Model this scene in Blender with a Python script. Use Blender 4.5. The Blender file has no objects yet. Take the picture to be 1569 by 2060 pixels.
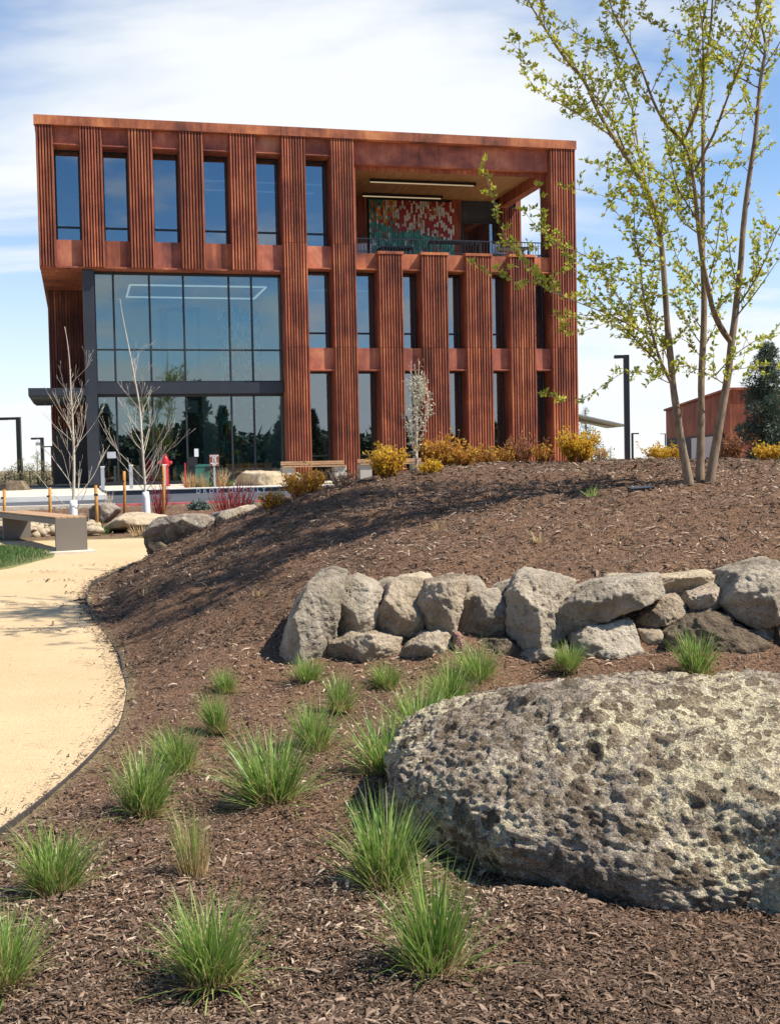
import bpy, math, random
import numpy as np
from mathutils import Vector, Matrix

sc = bpy.context.scene
rng = np.random.default_rng(7)
random.seed(7)
COL = sc.collection

# ------------------------------------------------------------------ camera
FPX, YH, ROLL, CZ = 2450.0, 932.0, math.radians(1.15), 1.5      # focal length and horizon in photo pixels, eye height
pit = math.atan((1030 - YH) / FPX)
Fv = np.array([0, math.cos(pit), -math.sin(pit)])
U0 = np.array([0, math.sin(pit), math.cos(pit)])
R0 = np.array([1.0, 0, 0])
Rv = math.cos(ROLL) * R0 - math.sin(ROLL) * U0
Uv = math.cos(ROLL) * U0 + math.sin(ROLL) * R0
CAM = np.array([0, 0, CZ])
cd = bpy.data.cameras.new('camera')
cam = bpy.data.objects.new('camera', cd)
COL.objects.link(cam)
cd.sensor_fit = 'VERTICAL'
cd.sensor_height = 36
cd.lens = FPX / 2060 * 36
cd.clip_start = 0.05
cd.clip_end = 9000
m = Matrix.Identity(4)
for i in range(3):
    m[i][0], m[i][1], m[i][2], m[i][3] = Rv[i], Uv[i], -Fv[i], CAM[i]
cam.matrix_world = m
sc.camera = cam

# ------------------------------------------------------------------ world, sun, exposure
SUN_AZ, SUN_EL = math.radians(103.0), math.radians(53.0)        # azimuth clockwise from +Y
sc.view_settings.view_transform = 'Standard'
sc.view_settings.look = 'None'
sc.view_settings.gamma = 1
sc.view_settings.exposure = 0.68
world = bpy.data.worlds.new("World")
sc.world = world
world.use_nodes = True
SKY_STRENGTH = 0.092
CLOUD = 6.9                                                    # cloud radiance in sky units


def build_world():
    nt = world.node_tree
    nt.nodes.clear()
    N = nt.nodes.new
    L = nt.links.new
    out = N('ShaderNodeOutputWorld')
    bg = N('ShaderNodeBackground')
    bg.inputs[1].default_value = SKY_STRENGTH
    sky = N('ShaderNodeTexSky')
    sky.sky_type = 'NISHITA'
    sky.sun_disc = False
    sky.sun_elevation = SUN_EL
    sky.sun_rotation = SUN_AZ
    sky.altitude = 1100
    sky.air_density = 1.0
    sky.dust_density = 0.15
    sky.ozone_density = 3.0
    tc = N('ShaderNodeTexCoord')
    sep = N('ShaderNodeSeparateXYZ')
    L(tc.outputs['Generated'], sep.inputs[0])
    mx = N('ShaderNodeMath'); mx.operation = 'MAXIMUM'; mx.inputs[1].default_value = 0.0
    L(sep.outputs[2], mx.inputs[0])
    ad = N('ShaderNodeMath'); ad.operation = 'ADD'; ad.inputs[1].default_value = 0.22
    L(mx.outputs[0], ad.inputs[0])
    cx = N('ShaderNodeMath'); cx.operation = 'DIVIDE'
    L(sep.outputs[0], cx.inputs[0]); L(ad.outputs[0], cx.inputs[1])
    cy = N('ShaderNodeMath'); cy.operation = 'DIVIDE'
    L(sep.outputs[1], cy.inputs[0]); L(ad.outputs[0], cy.inputs[1])
    cmb = N('ShaderNodeCombineXYZ')
    L(cx.outputs[0], cmb.inputs[0]); L(cy.outputs[0], cmb.inputs[1])
    mp = N('ShaderNodeMapping')
    mp.inputs['Location'].default_value = (3.7, 1.25, 0)
    mp.inputs['Rotation'].default_value = (0, 0, math.radians(-14))
    mp.inputs['Scale'].default_value = (0.55, 1.0, 1)
    L(cmb.outputs[0], mp.inputs[0])
    n1 = N('ShaderNodeTexNoise')
    n1.inputs['Scale'].default_value = 1.15
    n1.inputs['Detail'].default_value = 7
    n1.inputs['Roughness'].default_value = 0.52
    n1.inputs['Distortion'].default_value = 0.35
    L(mp.outputs[0], n1.inputs['Vector'])
    rp = N('ShaderNodeMapRange')
    rp.interpolation_type = 'SMOOTHSTEP'
    rp.inputs['From Min'].default_value = 0.40
    rp.inputs['From Max'].default_value = 0.575
    L(n1.outputs[0], rp.inputs['Value'])
    # a thin veil everywhere, thicker towards the horizon
    hz = N('ShaderNodeMapRange')
    hz.inputs['From Min'].default_value = 0.0
    hz.inputs['From Max'].default_value = 0.22
    hz.inputs['To Min'].default_value = 0.82
    hz.inputs['To Max'].default_value = 0.16
    L(sep.outputs[2], hz.inputs['Value'])
    # the veil lies to the north; to the south a bank of low cloud with clear blue above it
    sy = N('ShaderNodeMapRange'); sy.interpolation_type = 'SMOOTHSTEP'
    sy.inputs['From Min'].default_value = -0.45; sy.inputs['From Max'].default_value = 0.35
    L(sep.outputs[1], sy.inputs['Value'])
    north = N('ShaderNodeMath'); north.operation = 'MAXIMUM'
    L(rp.outputs[0], north.inputs[0]); L(hz.outputs[0], north.inputs[1])
    n2 = N('ShaderNodeTexNoise'); n2.inputs['Scale'].default_value = 7.0; n2.inputs['Detail'].default_value = 6; n2.inputs['Roughness'].default_value = .55
    mp2 = N('ShaderNodeMapping'); mp2.inputs['Scale'].default_value = (1, 1, 2.6); L(tc.outputs['Generated'], mp2.inputs[0]); L(mp2.outputs[0], n2.inputs['Vector'])
    lo = N('ShaderNodeMapRange'); lo.inputs['From Min'].default_value = .02; lo.inputs['From Max'].default_value = .20
    lo.inputs['To Min'].default_value = .20; lo.inputs['To Max'].default_value = -.12
    L(sep.outputs[2], lo.inputs['Value'])
    ad2 = N('ShaderNodeMath'); ad2.operation = 'ADD'; L(n2.outputs[0], ad2.inputs[0]); L(lo.outputs[0], ad2.inputs[1])
    bank = N('ShaderNodeMapRange'); bank.interpolation_type = 'SMOOTHSTEP'
    bank.inputs['From Min'].default_value = .40; bank.inputs['From Max'].default_value = .64
    L(ad2.outputs[0], bank.inputs['Value'])
    mxx = N('ShaderNodeMix'); mxx.data_type = 'FLOAT'
    L(sy.outputs[0], mxx.inputs[0]); L(bank.outputs[0], mxx.inputs[2]); L(north.outputs[0], mxx.inputs[3])
    # clear overhead
    over = N('ShaderNodeMapRange'); over.interpolation_type = 'SMOOTHSTEP'
    over.inputs['From Min'].default_value = .40; over.inputs['From Max'].default_value = .62
    over.inputs['To Min'].default_value = 1.0; over.inputs['To Max'].default_value = .10
    L(sep.outputs[2], over.inputs['Value'])
    mxo = N('ShaderNodeMath'); mxo.operation = 'MULTIPLY'
    L(mxx.outputs[0], mxo.inputs[0]); L(over.outputs[0], mxo.inputs[1])
    mxx = mxo
    mix = N('ShaderNodeMix'); mix.data_type = 'RGBA'
    L(mxx.outputs[0], mix.inputs['Factor'])
    hs = N('ShaderNodeHueSaturation'); hs.inputs['Saturation'].default_value = 1.22; hs.inputs['Value'].default_value = 1.22
    L(sky.outputs[0], hs.inputs['Color'])
    L(hs.outputs[0], mix.inputs['A'])
    mix.inputs['B'].default_value = (CLOUD * 0.96, CLOUD * 0.995, CLOUD * 1.02, 1)
    L(mix.outputs['Result'], bg.inputs[0])
    L(bg.outputs[0], out.inputs[0])


build_world()
sd = bpy.data.lights.new('sun', 'SUN')
sd.energy = 5.0
sd.angle = math.radians(0.53)
sd.color = (1.0, 0.955, 0.88)
sun = bpy.data.objects.new('sun', sd)
COL.objects.link(sun)
SUN = Vector((math.sin(SUN_AZ) * math.cos(SUN_EL), math.cos(SUN_AZ) * math.cos(SUN_EL), math.sin(SUN_EL)))
sun.rotation_euler = SUN.to_track_quat('Z', 'Y').to_euler()
sun.location = (30, -20, 60)


# ------------------------------------------------------------------ pixel <-> world helpers
def ray(x, y):
    return Fv + Rv * (x - 784.5) / FPX - Uv * (y - 1030) / FPX


def at(x, y, Y):
    d = ray(x, y)
    return CAM + d * (Y / d[1])


def project(P):
    q = np.asarray(P, float) - CAM
    zc = q @ Fv
    return 784.5 + FPX * (q @ Rv) / zc, 1030 - FPX * (q @ Uv) / zc


TH = math.radians(14.3)
DU = np.array([math.cos(TH), math.sin(TH), 0])
DV = np.array([-math.sin(TH), math.cos(TH), 0])
FO = np.array([-12.62, 44.6, 0.0])                              # left outer corner of the facade


def fac(u, v, z=0):
    p = FO + DU * u + DV * v
    return np.array([p[0], p[1], z])


# ------------------------------------------------------------------ terrain
EDGE_Y = [-60, 2.5, 4.0, 4.9, 5.84, 6.82, 7.97, 9.3, 10.93, 12.42, 13.78, 15.36, 16.63, 17.5, 18.2, 18.7, 19.0, 19.3, 60]
EDGE_X = [-1.9, -1.85, -1.72, -1.61, -1.55, -1.55, -1.75, -2.1, -2.68, -3.13, -3.40, -3.44, -3.31, -2.9, -2.0, -0.6, 2.0, 30, 30]


def _smooth_edge():
    ys = np.linspace(-60, 60, 4801)
    xs = np.interp(ys, EDGE_Y, EDGE_X)
    k = np.hanning(41); k /= k.sum()
    return ys, np.convolve(np.pad(xs, 20, mode='edge'), k, mode='valid')


_EY, _EX = _smooth_edge()


def edge_x(Y):
    return np.interp(Y, _EY, _EX)


def base(Y):
    return np.interp(Y, [-400, 0, 4, 8, 12, 16, 20, 26, 30, 35, 46, 120, 5000],
                     [0, 0, 0, .05, .14, .21, .3, .5, .6, .70, .72, .75, .75])


CTRL = [(-1, 3.2, 0), (1, 3.2, 0), (3, 3.5, .02), (0, 5.5, .03), (-1, 5.5, .02), (2, 6.5, .06), (-.8, 7.2, .06), (-1.2, 8.2, .13), (-.6, 8.2, .12),
        (1, 8.1, .10), (2.5, 8.0, .12), (4.5, 8, .15), (7, 8, .2), (5, 5, .05),
        (-.7, 9.1, .52), (.5, 9.1, .62), (2, 9.1, .63), (4, 9.1, .66), (7, 9.2, .7),
        (-1.6, 9.5, .30), (-1.0, 9.7, .48), (-2.0, 10.6, .36), (-1, 11, .74), (0, 11, .95), (1.5, 11, 1.1), (3.2, 11.5, 1.27), (5, 11.5, 1.25), (8, 12, 1.3),
        (3.5, 14, 1.45), (1.8, 14, 1.45), (.9, 14, 1.41), (0, 14, 1.32), (-.8, 14, 1.16), (-1.6, 14, .96), (-2.5, 13.6, .60), (6, 14, 1.40), (9, 15, 1.35),
        (-2.4, 16.3, .56), (-1.5, 16.5, .86), (0, 17, 1.22), (2, 17.5, 1.27), (5, 18, 1.25), (9, 19, 1.2), (.5, 20, .9), (4, 22, .9), (9, 24, .85), (0, 23, .6), (4, 26, .62), (10, 28, .62), (14, 20, .8)]


def _fit():
    P, Z = [], []
    for x, y, z in CTRL:
        P.append((x, y)); Z.append(z - base(y))
    for y in np.arange(2.5, 18.3, .8):
        P.append((edge_x(y), y)); Z.append(0.0)
        P.append((edge_x(y) - 1.5, y)); Z.append(0.0)
    for p in [(-2, 21), (-6, 24), (-3, 26), (2, 31), (8, 32), (16, 32), (18, 14), (18, 5)]:
        P.append(p); Z.append(0.0)
    P = np.array(P, float); Z = np.array(Z)
    n = len(P)
    d = np.hypot(P[:, None, 0] - P[None, :, 0], P[:, None, 1] - P[None, :, 1])
    K = np.where(d > 0, d * d * np.log(d + 1e-12), 0) + np.eye(n) * 0.02
    A = np.zeros((n + 3, n + 3))
    A[:n, :n] = K; A[:n, n] = 1; A[:n, n + 1:] = P; A[n, :n] = 1; A[n + 1:, :n] = P.T
    w = np.linalg.solve(A, np.concatenate([Z, np.zeros(3)]))
    return P, w


_MP, _MW = _fit()


def sstep(a, b, x):
    t = np.clip((x - a) / (b - a), 0, 1)
    return t * t * (3 - 2 * t)


def zg(X, Y):
    X = np.asarray(X, float); Y = np.asarray(Y, float)
    sh = np.broadcast(X, Y).shape
    x = np.broadcast_to(X, sh).ravel(); y = np.broadcast_to(Y, sh).ravel()
    z = base(y).astype(float).copy()
    near = (x > -6) & (x < 18) & (y > 2) & (y < 33)
    idx = np.nonzero(near)[0]
    for s in range(0, len(idx), 40000):
        k = idx[s:s + 40000]
        d2 = (x[k, None] - _MP[None, :, 0]) ** 2 + (y[k, None] - _MP[None, :, 1]) ** 2
        M = 0.5 * (d2 * np.log(d2 + 1e-12)) @ _MW[:-3] + _MW[-3] + _MW[-2] * x[k] + _MW[-1] * y[k]
        M = np.maximum(M, 0)
        M *= sstep(0.0, 0.45, x[k] - edge_x(y[k])) * (1 - sstep(27, 32, y[k])) * (1 - sstep(12, 17, x[k]))
        z[k] += M
    return z.reshape(sh) if sh else float(z[0])


def ground_hit(x, y, y0=2.5, y1=60):
    d = ray(x, y); d = d / d[1]
    Ys = np.linspace(y0, y1, 1600)
    P = CAM[None] + d[None] * Ys[:, None]
    below = P[:, 2] < zg(P[:, 0], Ys)
    if not below.any():
        return P[-1]
    i = int(np.argmax(below))
    p = P[i].copy(); p[2] = float(zg(p[0], p[1]))
    return p


def place(x, Y, dz=0.0):
    X = (x - 784.5) / FPX * Y
    for _ in range(4):
        z = float(zg(X, Y)) + dz
        px, _y = project((X, Y, z))
        X += (x - px) / FPX * Y
    return np.array([X, Y, float(zg(X, Y)) + dz])


# ------------------------------------------------------------------ noise in numpy
def _h(ix, iy, iz, seed):
    n = (ix.astype(np.int64) * 374761393 + iy.astype(np.int64) * 668265263 + iz.astype(np.int64) * 2147483647 + seed * 974711) & 0xffffffff
    n = ((n ^ (n >> 13)) * 1274126177) & 0xffffffff
    n = n ^ (n >> 16)
    return (n & 0xffff) / 65535.0


def vnoise(P, seed=0):
    i = np.floor(P).astype(np.int64); f = P - i
    f = f * f * f * (f * (f * 6 - 15) + 10)
    r = 0
    for dx in (0, 1):
        for dy in (0, 1):
            for dz in (0, 1):
                w = (f[:, 0] if dx else 1 - f[:, 0]) * (f[:, 1] if dy else 1 - f[:, 1]) * (f[:, 2] if dz else 1 - f[:, 2])
                r = r + w * _h(i[:, 0] + dx, i[:, 1] + dy, i[:, 2] + dz, seed)
    return r * 2 - 1


def fbm(P, octv=4, seed=0, gain=.5):
    r = 0; a = 1.0
    for o in range(octv):
        r = r + a * vnoise(P * (2.03 ** o) + 17.3 * o, seed + o)
        a *= gain
    return r


def worley(P, seed=0):
    i = np.floor(P).astype(np.int64)
    best = np.full(len(P), 9.0)
    for dx in (-1, 0, 1):
        for dy in (-1, 0, 1):
            for dz in (-1, 0, 1):
                c = i + np.array([dx, dy, dz])
                q = np.stack([c[:, k] + _h(c[:, 0], c[:, 1], c[:, 2], seed + 11 * k) for k in range(3)], 1)
                best = np.minimum(best, np.sqrt(((P - q) ** 2).sum(1)))
    return best


# ------------------------------------------------------------------ mesh builder
class MB:
    def __init__(s):
        s.v = []; s.f = []; s.n = 0; s.attr = []; s.smooth = False

    def add(s, verts, faces, a=None):
        verts = np.asarray(verts, float).reshape(-1, 3)
        faces = np.asarray(faces, int)
        s.v.append(verts); s.f.append(faces + s.n); s.n += len(verts)
        if a is not None:
            s.attr.append(np.broadcast_to(np.asarray(a, float), (len(faces),) if np.ndim(a) < 2 else (len(faces), 3)))
        return s

    def box(s, x0, x1, y0, y1, z0, z1, a=None):
        v = [(x, y, z) for z in (z0, z1) for y in (y0, y1) for x in (x0, x1)]
        return s.add(v, [(0, 2, 3, 1), (4, 5, 7, 6), (0, 1, 5, 4), (2, 6, 7, 3), (0, 4, 6, 2), (1, 3, 7, 5)], a)

    def obox(s, c, ax, ay, az, a=None):
        c, ax, ay, az = [np.asarray(q, float) for q in (c, ax, ay, az)]
        v = [c + i * ax + j * ay + k * az for k in (-1, 1) for j in (-1, 1) for i in (-1, 1)]
        return s.add(v, [(0, 2, 3, 1), (4, 5, 7, 6), (0, 1, 5, 4), (2, 6, 7, 3), (0, 4, 6, 2), (1, 3, 7, 5)], a)

    def tube(s, pts, rad, n=6, cap=True, a=None):
        pts = np.asarray(pts, float)
        k = len(pts)
        rad = np.broadcast_to(np.asarray(rad, float), (k,))
        T = np.gradient(pts, axis=0)
        T /= np.linalg.norm(T, axis=1)[:, None] + 1e-12
        ref = np.array([0, 1.0, 0]) if abs(T[0] @ np.array([0, 1.0, 0])) < .9 else np.array([1.0, 0, 0])
        A = np.cross(T, ref); A /= np.linalg.norm(A, axis=1)[:, None] + 1e-12
        B = np.cross(T, A)
        t = np.arange(n) * 2 * math.pi / n
        V = pts[:, None] + rad[:, None, None] * (np.cos(t)[None, :, None] * A[:, None] + np.sin(t)[None, :, None] * B[:, None])
        i = np.arange(k - 1)[:, None] * n; j = np.arange(n)[None]; j2 = (j + 1) % n
        F = np.stack([i + j, i + j2, i + n + j2, i + n + j], -1).reshape(-1, 4)
        base_n = s.n
        s.add(V.reshape(-1, 3), F, a)
        if cap and n == 4:
            s.f.append(np.array([[3, 2, 1, 0], [(k - 1) * n + q for q in range(n)]]) + base_n)
            if a is not None: s.attr.append(np.broadcast_to(float(a), (2,)))
        elif cap and n == 6:
            e = (k - 1) * n
            s.f.append(np.array([[3, 2, 1, 0], [5, 4, 3, 0], [e, e + 1, e + 2, e + 3], [e, e + 3, e + 4, e + 5]]) + base_n)
            if a is not None: s.attr.append(np.broadcast_to(float(a), (4,)))
        elif cap and n == 8:
            e = (k - 1) * n
            s.f.append(np.array([[3, 2, 1, 0], [5, 4, 3, 0], [7, 6, 5, 0], [e, e + 1, e + 2, e + 3], [e, e + 3, e + 4, e + 5], [e, e + 5, e + 6, e + 7]]) + base_n)
            if a is not None: s.attr.append(np.broadcast_to(float(a), (6,)))
        return s

    def mesh(s, name, smooth=False):
        me = bpy.data.meshes.new(name)
        V = np.concatenate(s.v) if s.v else np.zeros((0, 3))
        me.vertices.add(len(V))
        me.vertices.foreach_set('co', V.astype(np.float32).ravel())
        tot = np.concatenate([np.full(len(f), f.shape[1], np.int32) for f in s.f])
        lv = np.concatenate([f.ravel() for f in s.f]).astype(np.int32)
        me.loops.add(len(lv)); me.loops.foreach_set('vertex_index', lv)
        me.polygons.add(len(tot))
        st = np.concatenate([[0], np.cumsum(tot)[:-1]]).astype(np.int32)
        me.polygons.foreach_set('loop_start', st)
        me.polygons.foreach_set('loop_total', tot)
        me.polygons.foreach_set('use_smooth', np.full(len(tot), bool(smooth)))
        if s.attr:
            A = np.concatenate(s.attr)
            if A.ndim == 1:
                at_ = me.attributes.new('rnd', 'FLOAT', 'FACE'); at_.data.foreach_set('value', A.astype(np.float32))
            else:
                at_ = me.attributes.new('col', 'FLOAT_VECTOR', 'FACE'); at_.data.foreach_set('vector', A.astype(np.float32).ravel())
        me.update(calc_edges=True)
        me.validate()
        return me

    def build(s, name, mat, parent=None, smooth=False, loc=None):
        me = s.mesh(name, smooth)
        if mat: me.materials.append(mat)
        o = bpy.data.objects.new(name, me)
        COL.objects.link(o)
        if parent is not None: o.parent = parent
        if loc is not None: o.location = loc
        return o


def tag(o, label=None, cat=None, group=None, kind=None):
    if label: o['label'] = label
    if cat: o['category'] = cat
    if group: o['group'] = group
    if kind: o['kind'] = kind
    return o


def empty(name, loc, rz=0, label=None, cat=None, group=None):
    o = bpy.data.objects.new(name, None)
    COL.objects.link(o)
    o.location = tuple(float(q) for q in loc); o.rotation_euler = (0, 0, rz)
    o.empty_display_size = .1
    return tag(o, label, cat, group)


def copy_tree(o, parent=None):
    c = o.copy(); COL.objects.link(c); c.parent = parent
    for ch in list(o.children): copy_tree(ch, c)
    return c


# ------------------------------------------------------------------ materials
class NT:
    def __init__(s, name):
        s.m = bpy.data.materials.new(name); s.m.use_nodes = True
        s.t = s.m.node_tree; s.t.nodes.clear()
        s.out = s.t.nodes.new('ShaderNodeOutputMaterial')

    def n(s, typ, **kw):
        o = s.t.nodes.new('ShaderNode' + typ)
        for k, v in kw.items():
            if hasattr(o, k) and k not in ('inputs',): setattr(o, k, v)
        return o

    def l(s, a, b): s.t.links.new(a, b)

    def coord(s, scale=(1, 1, 1), kind='Object', rand=True, rot=(0, 0, 0)):
        tc = s.n('TexCoord'); mp = s.n('Mapping')
        mp.inputs['Scale'].default_value = scale; mp.inputs['Rotation'].default_value = rot
        s.l(tc.outputs[kind], mp.inputs[0])
        if rand:
            oi = s.n('ObjectInfo'); mu = s.n('Math', operation='MULTIPLY'); mu.inputs[1].default_value = 37.0
            s.l(oi.outputs['Random'], mu.inputs[0]); s.l(mu.outputs[0], mp.inputs['Location'])
        return mp.outputs[0]

    def noise(s, vec, scale, detail=4, rough=.55, dist=0):
        o = s.n('TexNoise'); o.inputs['Scale'].default_value = scale; o.inputs['Detail'].default_value = detail
        o.inputs['Roughness'].default_value = rough; o.inputs['Distortion'].default_value = dist
        if vec is not None: s.l(vec, o.inputs['Vector'])
        return o.outputs[0]

    def vor(s, vec, scale, feature='F1', out='Distance', rnd=1.0):
        o = s.n('TexVoronoi'); o.feature = feature; o.inputs['Scale'].default_value = scale
        o.inputs['Randomness'].default_value = rnd
        s.l(vec, o.inputs['Vector'])
        return o.outputs[out]

    def ramp(s, fac, stops):
        o = s.n('ValToRGB'); r = o.color_ramp
        while len(r.elements) < len(stops): r.elements.new(.5)
        for e, (p, c) in zip(r.elements, stops):
            e.position = p; e.color = (*c, 1) if len(c) == 3 else c
        s.l(fac, o.inputs[0]); return o.outputs[0]

    def maprange(s, v, a, b, c=0, d=1, smooth=True):
        o = s.n('MapRange')
        if smooth: o.interpolation_type = 'SMOOTHSTEP'
        for i, q in zip(('From Min', 'From Max', 'To Min', 'To Max'), (a, b, c, d)): o.inputs[i].default_value = q
        s.l(v, o.inputs['Value']); return o.outputs[0]

    def mix(s, fac, a, b, mode='MIX'):
        o = s.n('Mix'); o.data_type = 'RGBA'; o.blend_type = mode
        for key, q in (('Factor', fac), ('A', a), ('B', b)):
            if isinstance(q, (int, float)): o.inputs[key].default_value = q
            elif isinstance(q, tuple): o.inputs[key].default_value = (*q, 1)
            else: s.l(q, o.inputs[key])
        return o.outputs['Result']

    def math(s, op, a, b=None):
        o = s.n('Math', operation=op)
        for i, q in enumerate((a, b)):
            if q is None: continue
            if isinstance(q, (int, float)): o.inputs[i].default_value = q
            else: s.l(q, o.inputs[i])
        return o.outputs[0]

    def attr(s, name, out='Fac'):
        o = s.n('Attribute'); o.attribute_name = name; return o.outputs[out]

    def bump(s, h, strength=.5, dist=.02, normal=None):
        o = s.n('Bump'); o.inputs['Strength'].default_value = strength; o.inputs['Distance'].default_value = dist
        s.l(h, o.inputs['Height'])
        if normal is not None: s.l(normal, o.inputs['Normal'])
        return o.outputs[0]

    def bsdf(s, col, rough=.7, metal=0, normal=None, spec=.5, link=True):
        o = s.n('BsdfPrincipled')
        if isinstance(col, tuple): o.inputs['Base Color'].default_value = (*col, 1)
        else: s.l(col, o.inputs['Base Color'])
        if isinstance(rough, (int, float)): o.inputs['Roughness'].default_value = rough
        else: s.l(rough, o.inputs['Roughness'])
        o.inputs['Metallic'].default_value = metal
        o.inputs['Specular IOR Level'].default_value = spec
        if normal is not None: s.l(normal, o.inputs['Normal'])
        if link: s.l(o.outputs[0], s.out.inputs[0])
        return o.outputs[0]


def simple(name, col, rough=.6, metal=0, var=.12, scale=6, bump=0.0, spec=.5):
    t = NT(name); v = t.coord()
    n = t.noise(v, scale, 5, .6)
    lo = tuple(c * (1 - var) for c in col); hi = tuple(min(1, c * (1 + var)) for c in col)
    c = t.ramp(n, [(.3, lo), (.7, hi)])
    nb = t.bump(t.noise(v, scale * 8, 4, .6), .4, bump) if bump else None
    t.bsdf(c, rough, metal, nb, spec)
    return t.m


def corten(name, tint=(1, 1, 1), rib=False, sw=.46):
    t = NT(name)
    v1 = t.coord((.5, .5, .5)); v2 = t.coord((7, 7, .55)); v3 = t.coord((1, 1, 1))
    a = t.noise(v1, 1.3, 5, .6, .4)
    b = t.noise(v2, 1.0, 5, .65)
    c = t.noise(v3, 26, 4, .7)
    f = t.math('ADD', t.math('MULTIPLY', a, .86 - sw), t.math('ADD', t.math('MULTIPLY', b, sw), t.math('MULTIPLY', c, .14)))
    f = t.math('ADD', t.math('MULTIPLY', t.math('SUBTRACT', f, .5), 1.35), .49)
    def q(r, g, bl): return (r * tint[0], g * tint[1], bl * tint[2])
    col = t.ramp(f, [(.30, q(.095, .029, .019)), (.42, q(.225, .061, .033)), (.52, q(.345, .098, .046)), (.62, q(.48, .158, .066)), (.74, q(.56, .25, .12))])
    oi = t.n('ObjectInfo')
    vv = t.maprange(oi.outputs['Random'], 0, 1, .80, 1.15, False)
    if rib: vv = t.math('MULTIPLY', vv, t.maprange(t.attr('rnd'), 0, 1, .62, 1.32, False))
    hsv = t.n('HueSaturation'); t.l(col, hsv.inputs['Color']); t.l(vv, hsv.inputs['Value'])
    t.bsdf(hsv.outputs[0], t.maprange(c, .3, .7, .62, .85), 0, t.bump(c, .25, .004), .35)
    return t.m


def glass_mat(name, tint, refl, rough=0.0, gcol=(.80, .88, .94)):
    t = NT(name)
    gl = t.n('BsdfGlossy'); gl.inputs['Color'].default_value = (*gcol, 1); gl.inputs['Roughness'].default_value = rough
    tr = t.n('BsdfTransparent'); tr.inputs['Color'].default_value = (*tint, 1)
    lw = t.n('LayerWeight'); lw.inputs['Blend'].default_value = .25
    f = t.math('ADD', t.math('MULTIPLY', lw.outputs['Fresnel'], .5), refl)
    mx = t.n('MixShader'); t.l(f, mx.inputs[0]); t.l(tr.outputs[0], mx.inputs[1]); t.l(gl.outputs[0], mx.inputs[2])
    t.l(mx.outputs[0], t.out.inputs[0])
    return t.m


def emit(name, col, s):
    t = NT(name); e = t.n('Emission'); e.inputs[0].default_value = (*col, 1); e.inputs[1].default_value = s
    t.l(e.outputs[0], t.out.inputs[0]); return t.m


def leaf_mat(name, stops, rough=.5, trans=.35, spec=.3):
    t = NT(name)
    col = t.ramp(t.attr('rnd'), stops)
    p = t.bsdf(col, rough, 0, None, spec, link=False)
    tl = t.n('BsdfTranslucent'); t.l(col, tl.inputs[0])
    mx = t.n('MixShader'); mx.inputs[0].default_value = trans
    t.l(p, mx.inputs[1]); t.l(tl.outputs[0], mx.inputs[2]); t.l(mx.outputs[0], t.out.inputs[0])
    return t.m


def bark_mat(name, lo, hi, scale=30, stretch=.25):
    t = NT(name); v = t.coord((1, 1, stretch))
    n = t.noise(v, scale, 5, .65); k = t.noise(t.coord((1, 1, 1)), scale * .25, 3, .6)
    c = t.ramp(t.math('ADD', t.math('MULTIPLY', n, .6), t.math('MULTIPLY', k, .4)), [(.35, lo), (.65, hi)])
    t.bsdf(c, .85, 0, t.bump(n, .5, .006), .2)
    return t.m


M = {}
M['corten'] = corten('weathered_steel')
M['corten_rib'] = corten('weathered_steel_ribs', (1, 1, 1), True)
M['corten_shaded'] = corten('shaded_weathered_steel_ribs', (.62, .72, .9), True)  # shade of the recessed corner put into a darker tint of the ribs
M['corten_pink'] = corten('weathered_steel_flat_plate', (1.05, 1.12, 1.35), False, .16)
M['corten_orange'] = corten('weathered_steel_parapet', (1.28, 1.38, 1.2), False, .22)
M['dark_steel'] = simple('dark_painted_steel', (.022, .025, .032), .42, 0, .15, 3)
M['frame'] = simple('dark_window_frame', (.018, .019, .021), .45, 0, .1, 4)
M['glass'] = glass_mat('window_glass', (.26, .35, .42), .25)
M['lobby_glass'] = glass_mat('lobby_glass', (.70, .82, .83), .15, 0.0, (.82, .92, .95))
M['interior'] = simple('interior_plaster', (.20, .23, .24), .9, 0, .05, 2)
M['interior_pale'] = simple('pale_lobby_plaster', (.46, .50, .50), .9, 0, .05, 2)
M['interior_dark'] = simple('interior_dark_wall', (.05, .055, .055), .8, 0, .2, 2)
M['black'] = simple('black_metal', (.012, .012, .013), .4, 0, .2, 5)
M['grey_steel'] = simple('galvanised_steel', (.42, .44, .46), .45, .5, .1, 10)
M['lamp_glow'] = emit('lamp_glow', (1, .76, .45), .30)
M['lamp_white'] = emit('lamp_white', (1, .98, .92), .34)


def soffit_mat():
    t = NT('timber_soffit'); v = t.coord((1, 1, 1), rand=False)
    br = t.n('TexBrick'); br.inputs['Scale'].default_value = 1.0
    br.inputs['Brick Width'].default_value = 2.4; br.inputs['Row Height'].default_value = .14; br.inputs['Mortar Size'].default_value = .006
    br.inputs['Color1'].default_value = (.56, .27, .085, 1); br.inputs['Color2'].default_value = (.66, .36, .14, 1); br.inputs['Mortar'].default_value = (.10, .05, .02, 1)
    mp = t.n('Mapping'); mp.inputs['Rotation'].default_value = (0, 0, math.radians(90)); t.l(v, mp.inputs[0]); t.l(mp.outputs[0], br.inputs['Vector'])
    n = t.noise(t.coord((9, .6, 1), rand=False), 2, 5, .6)
    t.bsdf(t.mix(t.maprange(n, .3, .7, 0, .5), br.outputs[0], (.26, .12, .04)), .6)
    return t.m


M['soffit'] = soffit_mat()


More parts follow.
